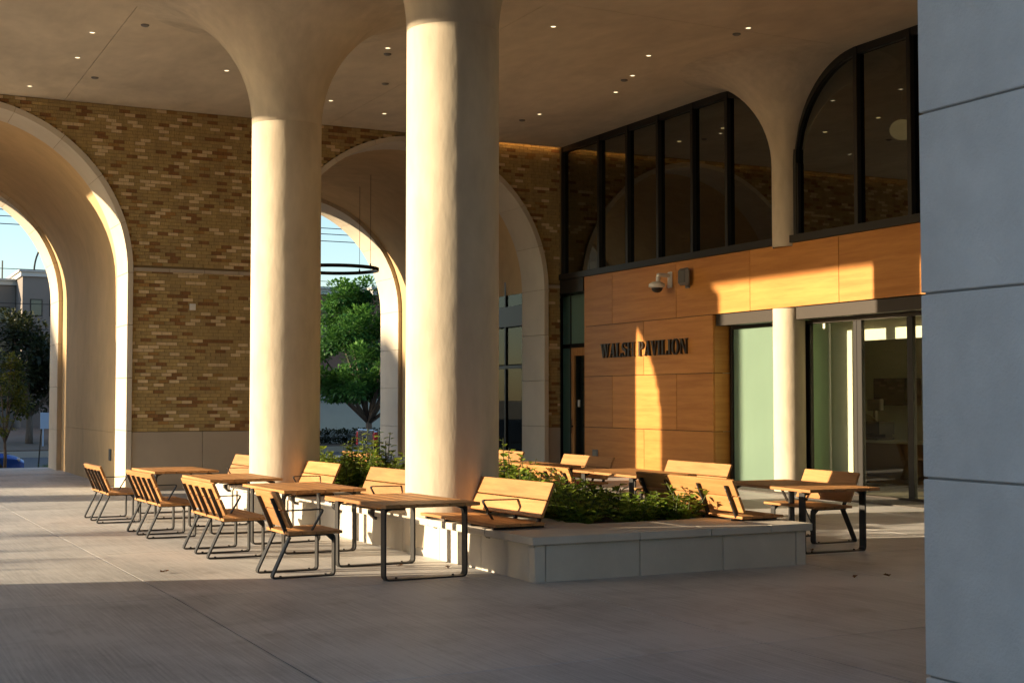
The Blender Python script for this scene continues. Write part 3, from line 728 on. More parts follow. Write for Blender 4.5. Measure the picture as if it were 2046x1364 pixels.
H = .325; tot = sum(adv) + .035 * len(txt); sx = (27.26 - 23.66) / tot
u = 0
for c, a in zip(txt, adv):
    if c != ' ':
        polys, _ = glyph(c); m = MB()
        for k, p in enumerate(polys):
            q = [(27.26 - (u + x) * sx, 2.69 + yy * H) for x, yy in p]
            m.prism(q, 0, XG - .05 - .0006 * (k % 3), XG - .004)
        sub(sg, m, 'letter', LETTER)
    u += a + .035

# security camera, speaker, outlet
e = empty('security_camera', (XG, 24.5, 4.2)); tag(e, 'white dome security camera on a wall bracket on the oak panels', 'camera')
m = MB(); m.bbox(XG - .03, XG, 24.28, 24.44, 4.12, 4.46, .01); sub(e, m, 'wall_plate', WHITE)
m = MB(); m.bbox(XG - .34, XG - .03, 24.31, 24.41, 4.34, 4.42, .02); m.bbox(XG - .36, XG - .27, 24.32, 24.40, 4.22, 4.36, .02); sub(e, m, 'arm', WHITE)
m = MB(); m.lathe([(.003, 4.24), (.10, 4.235), (.175, 4.19), (.18, 4.13), (.13, 4.11)], XG - .32, 24.40, 28); sub(e, m, 'housing', WHITE, True)
m = MB(); m.lathe([(.12, 4.112), (.11, 4.06), (.07, 4.02), (.003, 4.005)], XG - .32, 24.40, 24); sub(e, m, 'lens_dome', BLACK, True)
e = empty('wall_speaker', (XG, 23.7, 4.3)); tag(e, 'grey rounded box loudspeaker beside the security camera', 'speaker')
m = MB(); m.bbox(XG - .17, XG - .05, 23.50, 23.86, 4.12, 4.48, .05); sub(e, m, 'cabinet', GREYP)
m = MB(); m.bbox(XG - .182, XG - .169, 23.55, 23.81, 4.17, 4.43, .006); sub(e, m, 'grille', mat('speaker_grille', (.10, .095, .09), .8))
m = MB(); m.bbox(XG - .05, XG, 23.62, 23.74, 4.06, 4.34, .006); sub(e, m, 'bracket', GREYP)
e = empty('wall_outlet', (XG, 27.6, .4)); tag(e, 'small grey outlet cover low on the oak panels near the door', 'outlet')
m = MB(); m.bbox(XG - .02, XG, 27.45, 27.70, .36, .56, .006); sub(e, m, 'cover', GREYP); m = MB(); m.bbox(XG - .028, XG - .019, 27.5, 27.65, .41, .51, .003); sub(e, m, 'lid', mat('steel_lid', (.25, .23, .2), .4, metal=.8))

# ------------------------------------------------------------------ soffit downlights and sensors
DL = [(3.82, 23.58), (3.87, 25.45), (3.38, 28.22), (6.56, 25.2), (9.18, 26.79), (10.65, 27.5), (8.69, 22.28), (10.66, 19.74), (13.12, 20.66), (13.63, 18.35), (13.66, 22.09), (14.1, 23.45), (13.71, 26.03)]
tr = MB(); tr.lathe([(.062, 0), (.062, -.008), (.046, -.010), (.042, -.004)], 0, 0, 20); trm = tr.mesh('trim', WHITE, True)
ln = MB(); ln.lathe([(.042, -.005), (.003, -.006)], 0, 0, 20); lnm = ln.mesh('lens', LAMP)
DLL = ['left of the soffit joint, nearest the camera there', 'left of the soffit joint, middle of three', 'farthest left, close above the arch', 'left of the rear column flare', 'just right of the rear column', 'close above the middle arch', 'between the two big columns, high up', 'right of the big column near the top', 'centre right, between big column and upper windows', 'farthest right near the top edge', 'second toward the upper windows right of the big column', 'third toward the upper windows right of the big column', 'nearest the corner of brick wall and windows']
for (x, y), t in zip(DL, DLL):
    e = empty('downlight', (x, y, ZC - .001)); link('trim', trm, e); link('lens', lnm, e)
    tag(e, 'glowing soffit downlight ' + t, 'downlight', 'downlights in the soffit')
sp = MB(); sp.lathe([(.07, 0), (.07, -.014), (.045, -.03), (.003, -.034)], 0, 0, 18); spm = sp.mesh('sensor', GREYP, True)
for (x, y), t in zip([(4.53, 22.71), (4.42, 26.9), (8.84, 22.68), (9.64, 24.85), (13.68, 18.75), (13.71, 22.48), (13.66, 26.77)],
        ['right of the soffit joint near the top left', 'right of the soffit joint near the brick wall', 'between the columns beside a downlight', 'between the columns above the arch', 'beside the farthest right downlight', 'centre right beside a downlight', 'near the corner of brick wall and windows']):
    o = link('ceiling_sensor', spm, None, (x, y, ZC - .001)); tag(o, 'small grey sensor disc on the soffit ' + t, 'sensor', 'sensors on the soffit')

# ------------------------------------------------------------------ front facade (camera looks through its arch) and unseen walls added for shade
fp = empty('front_pier', (5.7, 5.3, 0)); tag(fp, 'large smooth blue grey stone pier at the right edge with wide joints', 'pier')
zj = [-.05, .15, 1.29, 2.36, 3.42, 4.48]
for a, b in zip(zj[:-1], zj[1:]):
    m = MB(); m.bbox(5.68, 6.3, 4.3, 6.0, a + .007, b - .007, .006); sub(fp, m, 'stone_block', PIER)
m = MB(); m.box(5.70, 6.28, 4.32, 5.98, -.05, 4.48); sub(fp, m, 'mortar_core', mat('joint_mortar', (.36, .35, .33), .9))
m = MB()
m.box(6.28, 8.6, 4.32, 5.98, -.05, 10); 
N = 40
for k in range(N):
    z0 = 4.48 + 5.5 * k / N; z1 = 4.48 + 5.5 * (k + 1) / N; zc = (z0 + z1) / 2 - 4.48
    h = math.sqrt(max(0, 3.51 ** 2 - zc ** 2))
    m.box(2.17 + h, 6.28, 4.32, 5.98, z0, z1); m.box(-4.45, 2.17 - h, 4.32, 5.98, z0, z1)
m.box(-4.45, 2.17 - 3.51, 4.32, 5.98, -.05, 4.48)
m.box(8.6, 22, 4.32, 5.98, -.05, 10)  # bay of the second arch, closed solid to cut light on the columns
o = m.build('front_wall', PIER); tag(o, 'stone front wall with one arch before the camera, closed solid at right to cut light', 'wall')
m = MB(); m.box(-4.9, -4.45, 4.32, 15.8, -.05, 10); tag(m.build('west_shade_wall', BASEST), 'unseen stone side wall added at left to shade the paving', 'wall')  # unseen wall, added to throw the shadow edge across the paving

m = MB(); m.box(-16.4, -16, -20, 8.6, -.6, 8.5); tag(m.build('south_shade_wall', BASEST), 'unseen plain wall added at far left to shade the pier and foreground', 'wall')  # unseen wall, added to keep sun off the pier and foreground

# ------------------------------------------------------------------ planter
pl = empty('planter', (7.6, 18, 0)); tag(pl, 'long low pale stone planter with stone caps holding shrubs', 'planter')
PX0, PX1, PY0, PY1, PH, CT = 6.0, 9.24, 11.50, 25.6, .355, .08
def sloped(mb):
    mb.v = [(x, y, z + zf(x, y)) for x, y, z in mb.v]; return mb
def stone(x0, x1, y0, y1, z0, z1, nm):
    m = MB(); m.bbox(x0, x1, y0, y1, z0, z1, .007); sub(pl, sloped(m), nm, PLANTST)
g_ = .004
xsn = [PX0, PX0 + .12, PX0 + 1.18, PX0 + 2.18, PX1 - .13, PX1]
for k, (a, b) in enumerate(zip(xsn[:-1], xsn[1:])):
    stone(a + (g_ if k else 0), b - (g_ if k < 4 else 0), PY0, PY0 + .12, -.06, PH, 'wall_stone')
n = 13; st = (PY1 - PY0 - .12) / n
for k in range(n):
    a = PY0 + .12 + k * st; b = a + st
    stone(PX0, PX0 + .12, a + g_, b - g_, -.06, PH, 'wall_stone'); stone(PX1 - .12, PX1, a + g_, b - g_, -.06, PH, 'wall_stone')
stone(PX0 + .13, PX1 - .13, PY1 - .12, PY1, -.06, PH, 'wall_stone')
O = .055
cxs = [PX0 - O, PX0 + 1.15, PX0 + 2.0, PX0 + 2.75, PX1 + O]
for k, (a, b) in enumerate(zip(cxs[:-1], cxs[1:])): stone(a + g_, b - g_, PY0 - O, PY0 + 1.0, PH + .003, PH + CT, 'cap_stone')
n = 18; st = (PY1 + O - PY0 - 1.0) / n
for k in range(n):
    a = PY0 + 1.0 + k * st; b = a + st
    stone(PX0 - O, PX0 + 1.15, a + g_, b - g_, PH + .003, PH + CT, 'cap_stone'); stone(PX1 - .72, PX1 + O, a + g_, b - g_, PH + .003, PH + CT, 'cap_stone')
m = MB(); m.box(PX0 + .1, PX1 - .1, PY0 + .1, PY1 - .1, -.05, PH - .02); sub(pl, sloped(m), 'core', MORTAR)
m = MB(); NX, NY = 14, 60; rs = random.Random(3)
vs = [(PX0 + 1.1 + (1.47) * i / NX, PY0 + .95 + (PY1 - PY0 - 1.2) * j / NY, PH + .02 + rs.uniform(-.015, .045)) for j in range(NY + 1) for i in range(NX + 1)]
m.add(vs, [[i + j * (NX + 1), i + 1 + j * (NX + 1), i + 1 + (j + 1) * (NX + 1), i + (j + 1) * (NX + 1)] for i in range(NX) for j in range(NY)]); sub(pl, sloped(m), 'soil', SOIL)

# shrubs in the planter
def leaf(m, p, d, s, tone, fold=.25, up=None):
    """one folded leaf of two quads, pointing along d"""
    d = Vector(d).normalized(); upv = up or Vector((0, 0, 1))
    sd = d.cross(upv)
    if sd.length < 1e-3: sd = Vector((1, 0, 0))
    sd.normalize(); nn = sd.cross(d); p = Vector(p)
    tip = p + d * s; mid = p + d * s * .45 - nn * s * .04
    a = mid + sd * s * .42 + nn * s * fold * .5; b = mid - sd * s * .42 + nn * s * fold * .5
    m.add([p, a, tip, b, p + d * s * .5], [[0, 1, 2, 4], [0, 4, 2, 3]]); m.tone += [tone, tone]
def leaf6(m, p, d, s, tone):
    d = Vector(d).normalized(); sd = d.cross(Vector((0, 0, 1)))
    if sd.length < 1e-3: sd = Vector((1, 0, 0))
    sd.normalize(); nn = sd.cross(d); p = Vector(p); q = lambda u, v, w_: p + d * s * u + sd * s * v + nn * s * w_
    m.add([q(0, 0, 0), q(.18, .34, .10), q(.55, .46, .13), q(.85, .22, .02), q(1.02, 0, -.10), q(.85, -.22, .02), q(.55, -.46, .13), q(.18, -.34, .10), q(.5, 0, 0)],
          [[0, 1, 2, 8], [8, 2, 3, 4], [8, 4, 5, 6], [0, 8, 6, 7]]); m.tone += [tone] * 4
def shrub_mesh(seed, h, spread, nst, lf, nl):
    r = random.Random(seed); m = MB(); m.tone = []; st = MB()
    for k in range(nst):
        a = r.uniform(0, 6.28); q = spread * math.sqrt(r.random())
        top = Vector((q * math.cos(a), q * math.sin(a), h * (r.uniform(.5, 1) if k else 1.0)))
        base = top * .25; base.z = -.04
        mid = (base + top) / 2 + Vector((r.uniform(-.05, .05), r.uniform(-.05, .05), 0))
        st.tube([base, mid, top], .006, 4)
        for i in range(nl):
            t = .12 + .88 * (i / nl); p = base.lerp(mid, min(1, t * 2)) if t < .5 else mid.lerp(top, (t - .5) * 2)
            aa = i * 2.4 + r.uniform(-.5, .5); ln_ = lf * (1.25 - .55 * t) * r.uniform(.7, 1.25)
            d = Vector((math.cos(aa), math.sin(aa), r.uniform(-.25, .7)))
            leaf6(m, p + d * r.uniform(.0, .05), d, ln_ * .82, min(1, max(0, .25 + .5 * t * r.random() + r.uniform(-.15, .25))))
    return m, st
SH = []
for sd, h, sp_, ns, lf, nl in ((1, .60, .28, 9, .165, 15), (2, .46, .34, 11, .16, 12), (3, .88, .16, 5, .14, 22), (4, .34, .32, 11, .15, 11)):
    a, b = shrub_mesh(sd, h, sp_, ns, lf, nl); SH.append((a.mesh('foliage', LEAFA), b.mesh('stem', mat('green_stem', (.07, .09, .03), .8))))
fm = MB(); fm.lathe([(.004, 0), (.014, .01), (.016, .022), (.008, .04), (.003, .045)], 0, 0, 8); flower = fm.mesh('flower', mat('red_petal', (.55, .04, .02), .5), True)
rp = random.Random(21); spots_p = []
yy = 12.72; row = 0
while yy < 24.6:
    for xx in (7.3, 7.72, 8.12, 8.42):
        spots_p.append((xx + rp.uniform(-.12, .12), yy + rp.uniform(-.16, .16))) 
    yy += .5 if yy < 15 else .6
for k, (x, y) in enumerate(spots_p):
    v = rp.choice((0, 1, 1, 3, 3, 1)) if y < 15.2 else rp.choice((0, 0, 1, 2, 1, 1))
    if y < 13.2: v = rp.choice((3, 3, 1))
    sc_ = rp.uniform(.85, 1.2) * (.8 if y < 15.6 else .92)
    e = empty('flowering_shrub', (x, y, PH + .02 + zf(x, y)), rp.uniform(0, 6.28)); e.scale = (sc_, sc_, sc_)
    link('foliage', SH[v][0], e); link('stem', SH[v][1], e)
    if k % 37 == 9:
        f = link('flower', flower, e); f.location = (rp.uniform(-.1, .1), rp.uniform(-.1, .1), (.6, .46, .76, .36)[v])
    tag(e, 'leafy green shrub with one red flower in the planter' if k % 37 == 9 else 'leafy green shrub without flowers growing among the others in the planter', 'shrub', 'flowering shrubs in the planter' if k % 37 == 9 else 'shrubs in the planter')

# ------------------------------------------------------------------ furniture
def plank(par, x0, x1, y0, y1, z0, z1, nm='slat'):
    m = MB(); m.bbox(-(x1 - x0) / 2, (x1 - x0) / 2, -(y1 - y0) / 2, (y1 - y0) / 2, -(z1 - z0) / 2, (z1 - z0) / 2, .004)
    o = m.build(nm, SLAT, par); o.location = ((x0 + x1) / 2, (y0 + y1) / 2, (z0 + z1) / 2); return o
def round_path(pts, r, n=3):
    out = []
    for i, p in enumerate(pts):
        if i in (0, len(pts) - 1): out.append(p); continue
        p = Vector(p); a = Vector(pts[i - 1]); b = Vector(pts[i + 1])
        u = (a - p); v = (b - p); ra = min(r, u.length / 2.2, v.length / 2.2); u = p + u.normalized() * ra; v = p + v.normalized() * ra
        for k in range(n + 1):
            t = k / n; q = u.lerp(p, t).lerp(p.lerp(v, t), t); out.append(tuple(q))
    return out
def arm(par, y, x_back=.09, zb=0):
    m = MB(); m.bar(round_path([(x_back, .655 + zb), (.55, .66 + zb), (.42, .44 + zb)], .035), y - .022, y + .022, .012); m.build('armrest', STEEL, par)
BK0, BK1 = Vector((.16, .50)), Vector((.015, .835))      # back plane from seat to top (x,z), before plank thickness
def back_planks(par, L, zb=0):
    d = (BK1 - BK0).normalized(); ang = math.atan2(d.x, d.y)
    for k, (a, b) in enumerate(((-.01, .172), (.186, .372))):
        m = MB(); m.bbox(0, .034, -L / 2, L / 2, a, b, .004); o = m.build('back_slat', SLAT, par)
        o.location = (BK0.x, 0, BK0.y + zb); o.rotation_euler.y = ang
def strap(par, y, zlow, zb=0, wide=False):
    d = (BK1 - BK0).normalized(); nrm = Vector((-d.y, d.x))
    p0 = BK0 - d * (BK0.y - zlow) ; p1 = BK0 + d * .31
    m = MB(); q = []
    o = Vector((-.004, 0))
    wd0 = .075 if wide else .05; wd1 = .035
    a0 = p0 + o; a1 = p1 + o; off = Vector((-1, 0))
    poly = [(a0.x, a0.y + zb), (a1.x, a1.y + zb), (a1.x - wd1, a1.y + zb), (a0.x - wd0 * .55, a0.y + zb)]
    m.prism(poly, 1, y - .014, y + .014); o2 = m.build('back_strap', STEEL, par)
    for t in (.12, .26):
        m = MB(); c = BK0 + d * t; m.tube([(c.x - .045, y - .013, c.y + zb), (c.x - .045 + .0, y + .013, c.y + zb)], .008, 6) if False else m.tube([(c.x - wd1 - .012, y, c.y + zb), (c.x - wd1 + .006, y, c.y + zb)], .009, 6)
        m.build('bolt', mat('bolt_steel', (.35, .33, .3), .35, metal=.9), o2)
def chair(L, loops, straps, arms, name='garden_bench'):
    """seat facing +X, length along Y, rear feet at x=0"""
    e = empty(name)
    for k in range(4):
        a = .145 + k * .140; plank(e, a, a + .134, -L / 2, L / 2, .425, .455, 'seat_slat')
    back_planks(e, L)
    for y in loops:
        m = MB(); m.bar(round_path([(.19, .40), (.005, .006), (.645, .006), (.645, .412), (.17, .412)], .04), y - .042, y + .042, .016)
        m.prism([(.645, .405), (.645, .33), (.56, .405)], 1, y - .008, y + .008); m.build('leg_loop', STEEL, e)
        for x in (.1, .56):
            m = MB(); m.tube([(x, y, .008), (x, y, .026)], .012, 6); m.build('floor_bolt', STEEL, e)
    m = MB()
    for x in (.25, .52): m.box(x, x + .04, -L / 2 + .06, L / 2 - .06, .408, .4235)
    m.build('seat_rail', STEEL, e)
    for y in straps: strap(e, y, .40, wide=any(abs(y - q) < .05 for q in loops))
    for y in arms: arm(e, y)
    return e
def planter_bench(L, arms, name='planter_bench'):
    """backed seat fixed on the planter cap, facing +X; z=0 is the cap top"""
    e = empty(name)
    for k in range(4):
        a = .145 + k * .140; plank(e, a, a + .134, -L / 2, L / 2, .03, .06, 'seat_slat')
    back_planks(e, L, -.395)
    for y in (-L / 2 + .12, -L / 6, L / 6, L / 2 - .12):
        strap(e, y, .40, -.395, True)
        m = MB(); m.prism([(.13, .004), (.70, .004), (.70, -.05), (.62, -.13), (.60, -.13), (.60, .0), (.13, .0)], 1, y - .03, y + .03) if False else m.box(.1, .68, y - .022, y + .022, .002, .029)
        m.build('bracket', STEEL, e)
    for y in arms: arm(e, y, zb=-.395)
    for y in (-L / 2 + .3, L / 2 - .3):
        m = MB(); m.prism([(.60, .0015), (.69, .0015), (.69, -.05), (.62, -.12), (.60, -.12)], 1, y - .045, y + .045); m.build('edge_bracket', STEEL, e)
    return e
def table(L=1.78, W=1.0):
    e = empty('picnic_table')
    n = 6; p = W / n
    for k in range(n): plank(e, -W / 2 + k * p + .004, -W / 2 + (k + 1) * p - .004, -L / 2, L / 2, .705, .74, 'top_slat')
    for y in (-.66, .68):
        m = MB(); m.bar(round_path([(-.43, .69), (-.43, .006), (.43, .006), (.43, .69)], .05), y - .052, y + .052, .018)
        for s in (-1, 1): m.prism([(s * .424, .69), (s * .424, .60), (s * .40, .66), (s * .33, .69)], 1, y - .028, y + .028)
        m.build('leg_loop', STEEL, e)
        m = MB(); m.box(-.42, .42, y - .03, y + .03, .692, .7035); m.build('top_bearer', STEEL, e)
        for x in (-.3, .3):
            m = MB(); m.tube([(x, y, .01), (x, y, .03)], .012, 6); m.build('floor_bolt', STEEL, e)
    m = MB(); m.box(-.03, .03, -.62, .64, .69, .7035); m.build('top_rail', STEEL, e)
    return e
SLOPE = math.atan(.012)
def put(o, x, y, rz=0, zadd=0, label=None, cat=None, group=None):
    o.location = (x, y, zf(x, y) + zadd); o.rotation_euler = (-SLOPE if (12 < y and x < 8.5) else 0, 0, 0) if abs(rz) < .01 else (SLOPE if x < 8.5 else 0, 0, rz)
    o.rotation_euler.z += R(random.uniform(-1.3, 1.3)) if zadd == 0 else 0
    tag(o, label, cat, group); return o
CAPZ = PH + CT + .005
# left row, facing the planter
c1 = chair(.78, (-.27, .27), (-.24, .24), (-.24,), 'garden_chair')
put(c1, 3.86, 13.25, label='single wood and steel armchair nearest the camera, left of the planter', cat='chair')
b1 = chair(1.62, (-.62, .0, .62), (-.66, -.33, 0, .33, .66), (0.0,))
GB = 'slatted benches left of the tables'
put(b1, 3.76, 15.72, label='wood slat bench behind the single armchair, nearest of three benches at left', cat='bench', group=GB)
put(copy_tree(b1), 3.66, 18.58, label='middle one of three wood slat benches at left', cat='bench', group=GB)
put(copy_tree(b1), 3.54, 21.5, label='leftmost and farthest of three wood slat benches, near the arch', cat='bench', group=GB)
t1 = table(); GT = 'slatted tables beside the planter'
put(t1, 5.2, 12.95, label='nearest wood slat table, in front of the big column', cat='table', group=GT)
for y, x, t in ((15.85, 5.1, 'second wood slat table from the camera, left of the big column'), (18.85, 5.02, 'third wood slat table from the camera, before the rear column'), (21.95, 4.92, 'farthest wood slat table at left, before the brick wall')):
    put(copy_tree(t1), x, y, label=t, cat='table', group=GT)
pb = planter_bench(1.95, (.34,)); GP = 'benches fixed on the planter'
put(pb, 6.64, 13.2, math.pi, .435, 'planter bench right of the big column, half in shadow', 'bench', GP)
for y, t in ((16.35, 'planter bench partly hidden behind the big column'), (19.55, 'planter bench between the two columns, right of the rear column'), (23.25, 'farthest planter bench, partly hidden behind the rear column')):
    put(copy_tree(pb), 6.58, y, math.pi, .435, t, 'bench', GP)
for y, t in ((12.92, 'planter bench on the right side seen from behind, leaves before it'), (16.55, 'planter bench on the right side behind the shrubs, right of the big column'), (23.4, 'planter bench on the far right side, seen through leaves between the columns')):
    put(copy_tree(pb), 8.60, y, 0, .435, t, 'bench', GP)
for y, t in ((12.95, 'wood slat table at the right end of the planter'), (16.65, 'wood slat table behind the shrubs before the oak panels'), (19.9, 'wood slat table far right side, mostly hidden by shrubs')):
    put(copy_tree(t1), 10.28, y, 0, 0, t, 'table', GT)
cc = chair(1.05, (-.4, .4), (-.38, .38), (-.38,), 'garden_chair')
put(cc, 11.3, 13.5, math.pi, 0, 'wood slat chair beyond the right table, before the sliding doors', 'chair')
GR = 'slatted benches right of the planter'
put(copy_tree(b1), 11.35, 16.5, math.pi, 0, 'wood slat bench behind the right planter bench, before the frosted window', 'bench', GR)
put(copy_tree(b1), 11.3, 19.65, math.pi, 0, 'wood slat bench before the oak panels, half in shadow', 'bench', GR)
put(copy_tree(b1), 11.3, 22.8, math.pi, 0, 'wood slat bench farthest right row, just right of the big column', 'bench', GR)

# fallen leaves
lr = random.Random(5)
def dry_leaf(x, y, lab):
    m = MB(); m.tone = []
    leaf(m, (0, 0, .008), (math.cos(x * 9), math.sin(y * 7), .12), .07, .5, .7); leaf(m, (.01, .01, .008), (math.sin(x * 5), math.cos(y * 3), .25), .05, .5, .7)
    o = m.build('fallen_leaf', mat('dry_leaf', (.16, .07, .025), .8), None, loc=(x, y, zf(x, y) + .002)); tag(o, lab, 'leaf', 'fallen leaves')
for p, lab in (((5.35, 13.35), 'dry leaf on sunlit paving under the nearest table'), ((5.72, 12.9), 'dry leaf close to the planter foot'), ((3.05, 14.0), 'dry leaf on sunlit paving left of the armchair'), ((9.3, 10.3), 'dry leaf on shaded paving right of the planter corner'), ((8.9, 10.35), 'tiny dry leaf on shaded paving before the planter'), ((10.1, 12.45), 'dry leaf under the right table')):
    dry_leaf(*p, lab)

# ------------------------------------------------------------------ street
m = MB(); m.box(-80, 120, 40.55, 42.6, -.9, -.44); struct(m.build('sidewalk', mat('sidewalk_concrete', (.34, .32, .29), .85, var=.1, vscale=1.5)))
m = MB(); m.box(-80, 120, 42.6, 42.78, -.9, -.60); struct(m.build('kerb', mat('kerb_concrete', (.36, .34, .31), .85)))
m = MB(); m.box(-120, 200, 42.8, 61, -.95, -.76); struct(m.build('road', mat('asphalt', (.075, .075, .08), .85, var=.15, vscale=4, bump=.2, bscale=60)))
m = MB(); m.box(-120, 200, 61, 61.2, -1, -.5); struct(m.build('far_kerb', mat('kerb_concrete', (.36, .34, .31), .85)))
m = MB(); m.box(-120, 200, 61.2, 130, -1, -.45); struct(m.build('verge', mat('verge_mulch', (.12, .085, .06), .95, var=.3, vscale=2)))

def canopy(seed, clumps, n, size, jit=.5):
    """leaves clustered in clumps: (x,y,z,r)"""
    r = random.Random(seed); m = MB(); m.tone = []
    tot = sum(c[3] ** 2 for c in clumps)
    for cx_, cy_, cz, cr_ in clumps:
        k = int(n * cr_ ** 2 / tot); ct = r.uniform(-.15, .15)
        for i in range(k):
            v = Vector((r.gauss(0, 1), r.gauss(0, 1), r.gauss(0, 1))).normalized()
            q = cr_ * (r.random() ** .45); p = Vector((cx_, cy_, cz)) + Vector((v.x * q, v.y * q, v.z * q * .8))
            d = (v + Vector((r.uniform(-1, 1), r.uniform(-1, 1), r.uniform(-.9, .5))) * jit)
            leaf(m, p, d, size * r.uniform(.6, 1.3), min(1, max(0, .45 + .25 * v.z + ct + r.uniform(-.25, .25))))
    return m
def clumps_for(seed, n, rx, rz, z0, rr):
    r = random.Random(seed); out = []
    for i in range(n):
        a = r.uniform(0, 6.28); t = r.random(); q = rx * math.sqrt(r.random()) * (1 - .55 * max(0, t - .4) / .6)
        out.append((q * math.cos(a), q * math.sin(a), z0 + rz * t, rr * r.uniform(.6, 1.2)))
    return out
def tree(name, loc, label, cl, nleaf, lsize, lm, trunk_r, fork, group=None, seed=1, nl=9):
    e = empty(name, loc); tag(e, label, 'tree', group); r = random.Random(seed)
    m = MB(); m.tube([(0, 0, -.1), (.02, 0, fork * .5), (0, .02, fork)], trunk_r, 8, taper=[trunk_r * 1.25, trunk_r, trunk_r * .85])
    for c in cl[:nl]:
        mid = Vector((c[0] * .45, c[1] * .45, fork + (c[2] - fork) * .5 - .1)); m.tube([(0, 0, fork - .08), mid, (c[0], c[1], c[2])], .03, 6, taper=[trunk_r * .6, trunk_r * .4, .012])
    m.build('trunk', BARK, e, True)
    canopy(seed, cl, nleaf, lsize).build('crown', lm, e); return e
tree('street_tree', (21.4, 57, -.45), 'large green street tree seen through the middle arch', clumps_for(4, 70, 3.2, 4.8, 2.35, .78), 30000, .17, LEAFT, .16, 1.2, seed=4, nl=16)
tree('street_tree', (24.8, 59.5, -.45), 'green street tree standing behind the arch jamb', clumps_for(9, 24, 2.4, 4.6, 2.6, .9), 6000, .2, LEAFT, .16, 1.2, seed=9)
tree('young_tree', (4.45, 41.6, -.44), 'young yellow green tree with thin trunk beside the blue car', clumps_for(12, 22, .85, 2.1, 1.3, .34), 2200, .105, LEAFY, .045, 1.0, seed=12)
DT = 'dark trees across the street'
for k, (x, y, h, lab) in enumerate(((8.6, 70, 6.3, 'dark tree across the street right of the young tree'), (5.2, 72, 5.6, 'dark tree across the street behind the young tree'), (11.5, 76, 5.2, 'dark tree across the street, closest to the arch jamb'))):
    tree('dark_tree', (x, y, -.45), lab, clumps_for(30 + k, 26, 2.3, h - 2.2, 2.0, 1.0), 6000, .22, LEAFD, .16, 1.4, DT, 30 + k)
# stake by the young tree, grass tuft
m = MB(); m.tube([(5.42, 42.0, -.5), (5.5, 42.0, .85)], .02, 6); tag(m.build('tree_stake', BLACK), 'thin dark stake leaning beside the young tree', 'stake')
m = MB(); m.tone = []; r = random.Random(8)
for i in range(240):
    a = r.uniform(0, 6.28); d = Vector((math.cos(a) * .5, math.sin(a) * .5, 1)); b = Vector((r.uniform(-.2, .2), r.uniform(-.2, .2), 0)); L = r.uniform(.25, .45)
    s = Vector((-math.sin(a), math.cos(a), 0)) * .006; p1 = b + d.normalized() * L * .6; p2 = b + d.normalized() * L + Vector((math.cos(a) * .1, math.sin(a) * .1, -.03))
    m.add([b - s, b + s, p1 + s, p1 - s, p2], [[0, 1, 2, 3], [3, 2, 4]]); m.tone += [r.random()] * 2
o = m.build('grass_tuft', leaf_mat('grass_blade', (.16, .26, .03), (.05, .12, .015)), None, loc=(5.62, 41.0, -.44)); tag(o, 'bright green ornamental grass tuft at the foot of the outer arch', 'grass')

# vehicles
CARB = mat('blue_paint', (.012, .07, .38), .22, metal=.3, coat=1)
TYRE = mat('tyre_rubber', (.02, .02, .02), .85); RIM = mat('alloy_rim', (.45, .45, .46), .3, metal=.9)
CGL = mat('car_glass', (.02, .025, .03), .08, spec=.8)
def wheel(par, x, y, r, wd=.2, side=-1):
    e = empty('wheel'); e.parent = par; e.location = (x, y, r)
    m = MB(); m.lathe([(r * .66, -wd / 2), (r * .93, -wd / 2), (r, -wd / 2 + .03), (r, wd / 2 - .03), (r * .93, wd / 2), (r * .66, wd / 2)], 0, 0, 28); o = m.build('tyre', TYRE, e, True); o.rotation_euler.x = R(90)
    m = MB(); m.lathe([(r * .66, -wd / 2 + .02), (r * .6, -wd / 2 + .05), (r * .6, wd / 2 - .05), (r * .66, wd / 2 - .02)], 0, 0, 28)
    for k in range(10):
        a = 2 * math.pi * k / 10; c, s = math.cos(a), math.sin(a); w_ = .018
        m.prism([(c * .05 - s * w_, s * .05 + c * w_), (c * .05 + s * w_, s * .05 - c * w_), (c * r * .62 + s * w_, s * r * .62 - c * w_), (c * r * .62 - s * w_, s * r * .62 + c * w_)], 2, wd / 2 - .06, wd / 2 - .03)
    m.lathe([(.003, wd / 2 - .02), (.06, wd / 2 - .02), (.06, wd / 2 - .06)], 0, 0, 14); o = m.build('rim', RIM, e); o.rotation_euler.x = R(90)
def loft(m, secs):
    """sections: list of (x, [(y,z)...]) lofted along X with closed profile"""
    n = len(secs[0][1]); vs = [(x, y, z) for x, p in secs for y, z in p]
    fs = [[i * n + k, i * n + (k + 1) % n, (i + 1) * n + (k + 1) % n, (i + 1) * n + k] for i in range(len(secs) - 1) for k in range(n)]
    m.add(vs, fs + [list(range(n)), [(len(secs) - 1) * n + k for k in range(n - 1, -1, -1)]])
def car_sec(w, zb, zs, zt, wt):
    return [(-w, zb), (-w, zs), (-wt, zt), (wt, zt), (w, zs), (w, zb)]
car = empty('parked_car', (5.25 - 4.4, 44.4, -.76)); tag(car, 'blue car nose at the left edge beyond the outer arch', 'car')
m = MB(); loft(m, [(0, car_sec(.72, .4, .75, .95, .6)), (.3, car_sec(.86, .28, .8, 1.02, .74)), (1.2, car_sec(.89, .22, .82, 1.0, .76)), (2.9, car_sec(.89, .22, .8, .97, .76)), (3.6, car_sec(.88, .22, .74, .88, .74)), (4.15, car_sec(.82, .24, .66, .76, .68)), (4.4, car_sec(.62, .32, .54, .62, .52))]); o = m.build('body', CARB, car, True); autosmooth(o, 35)
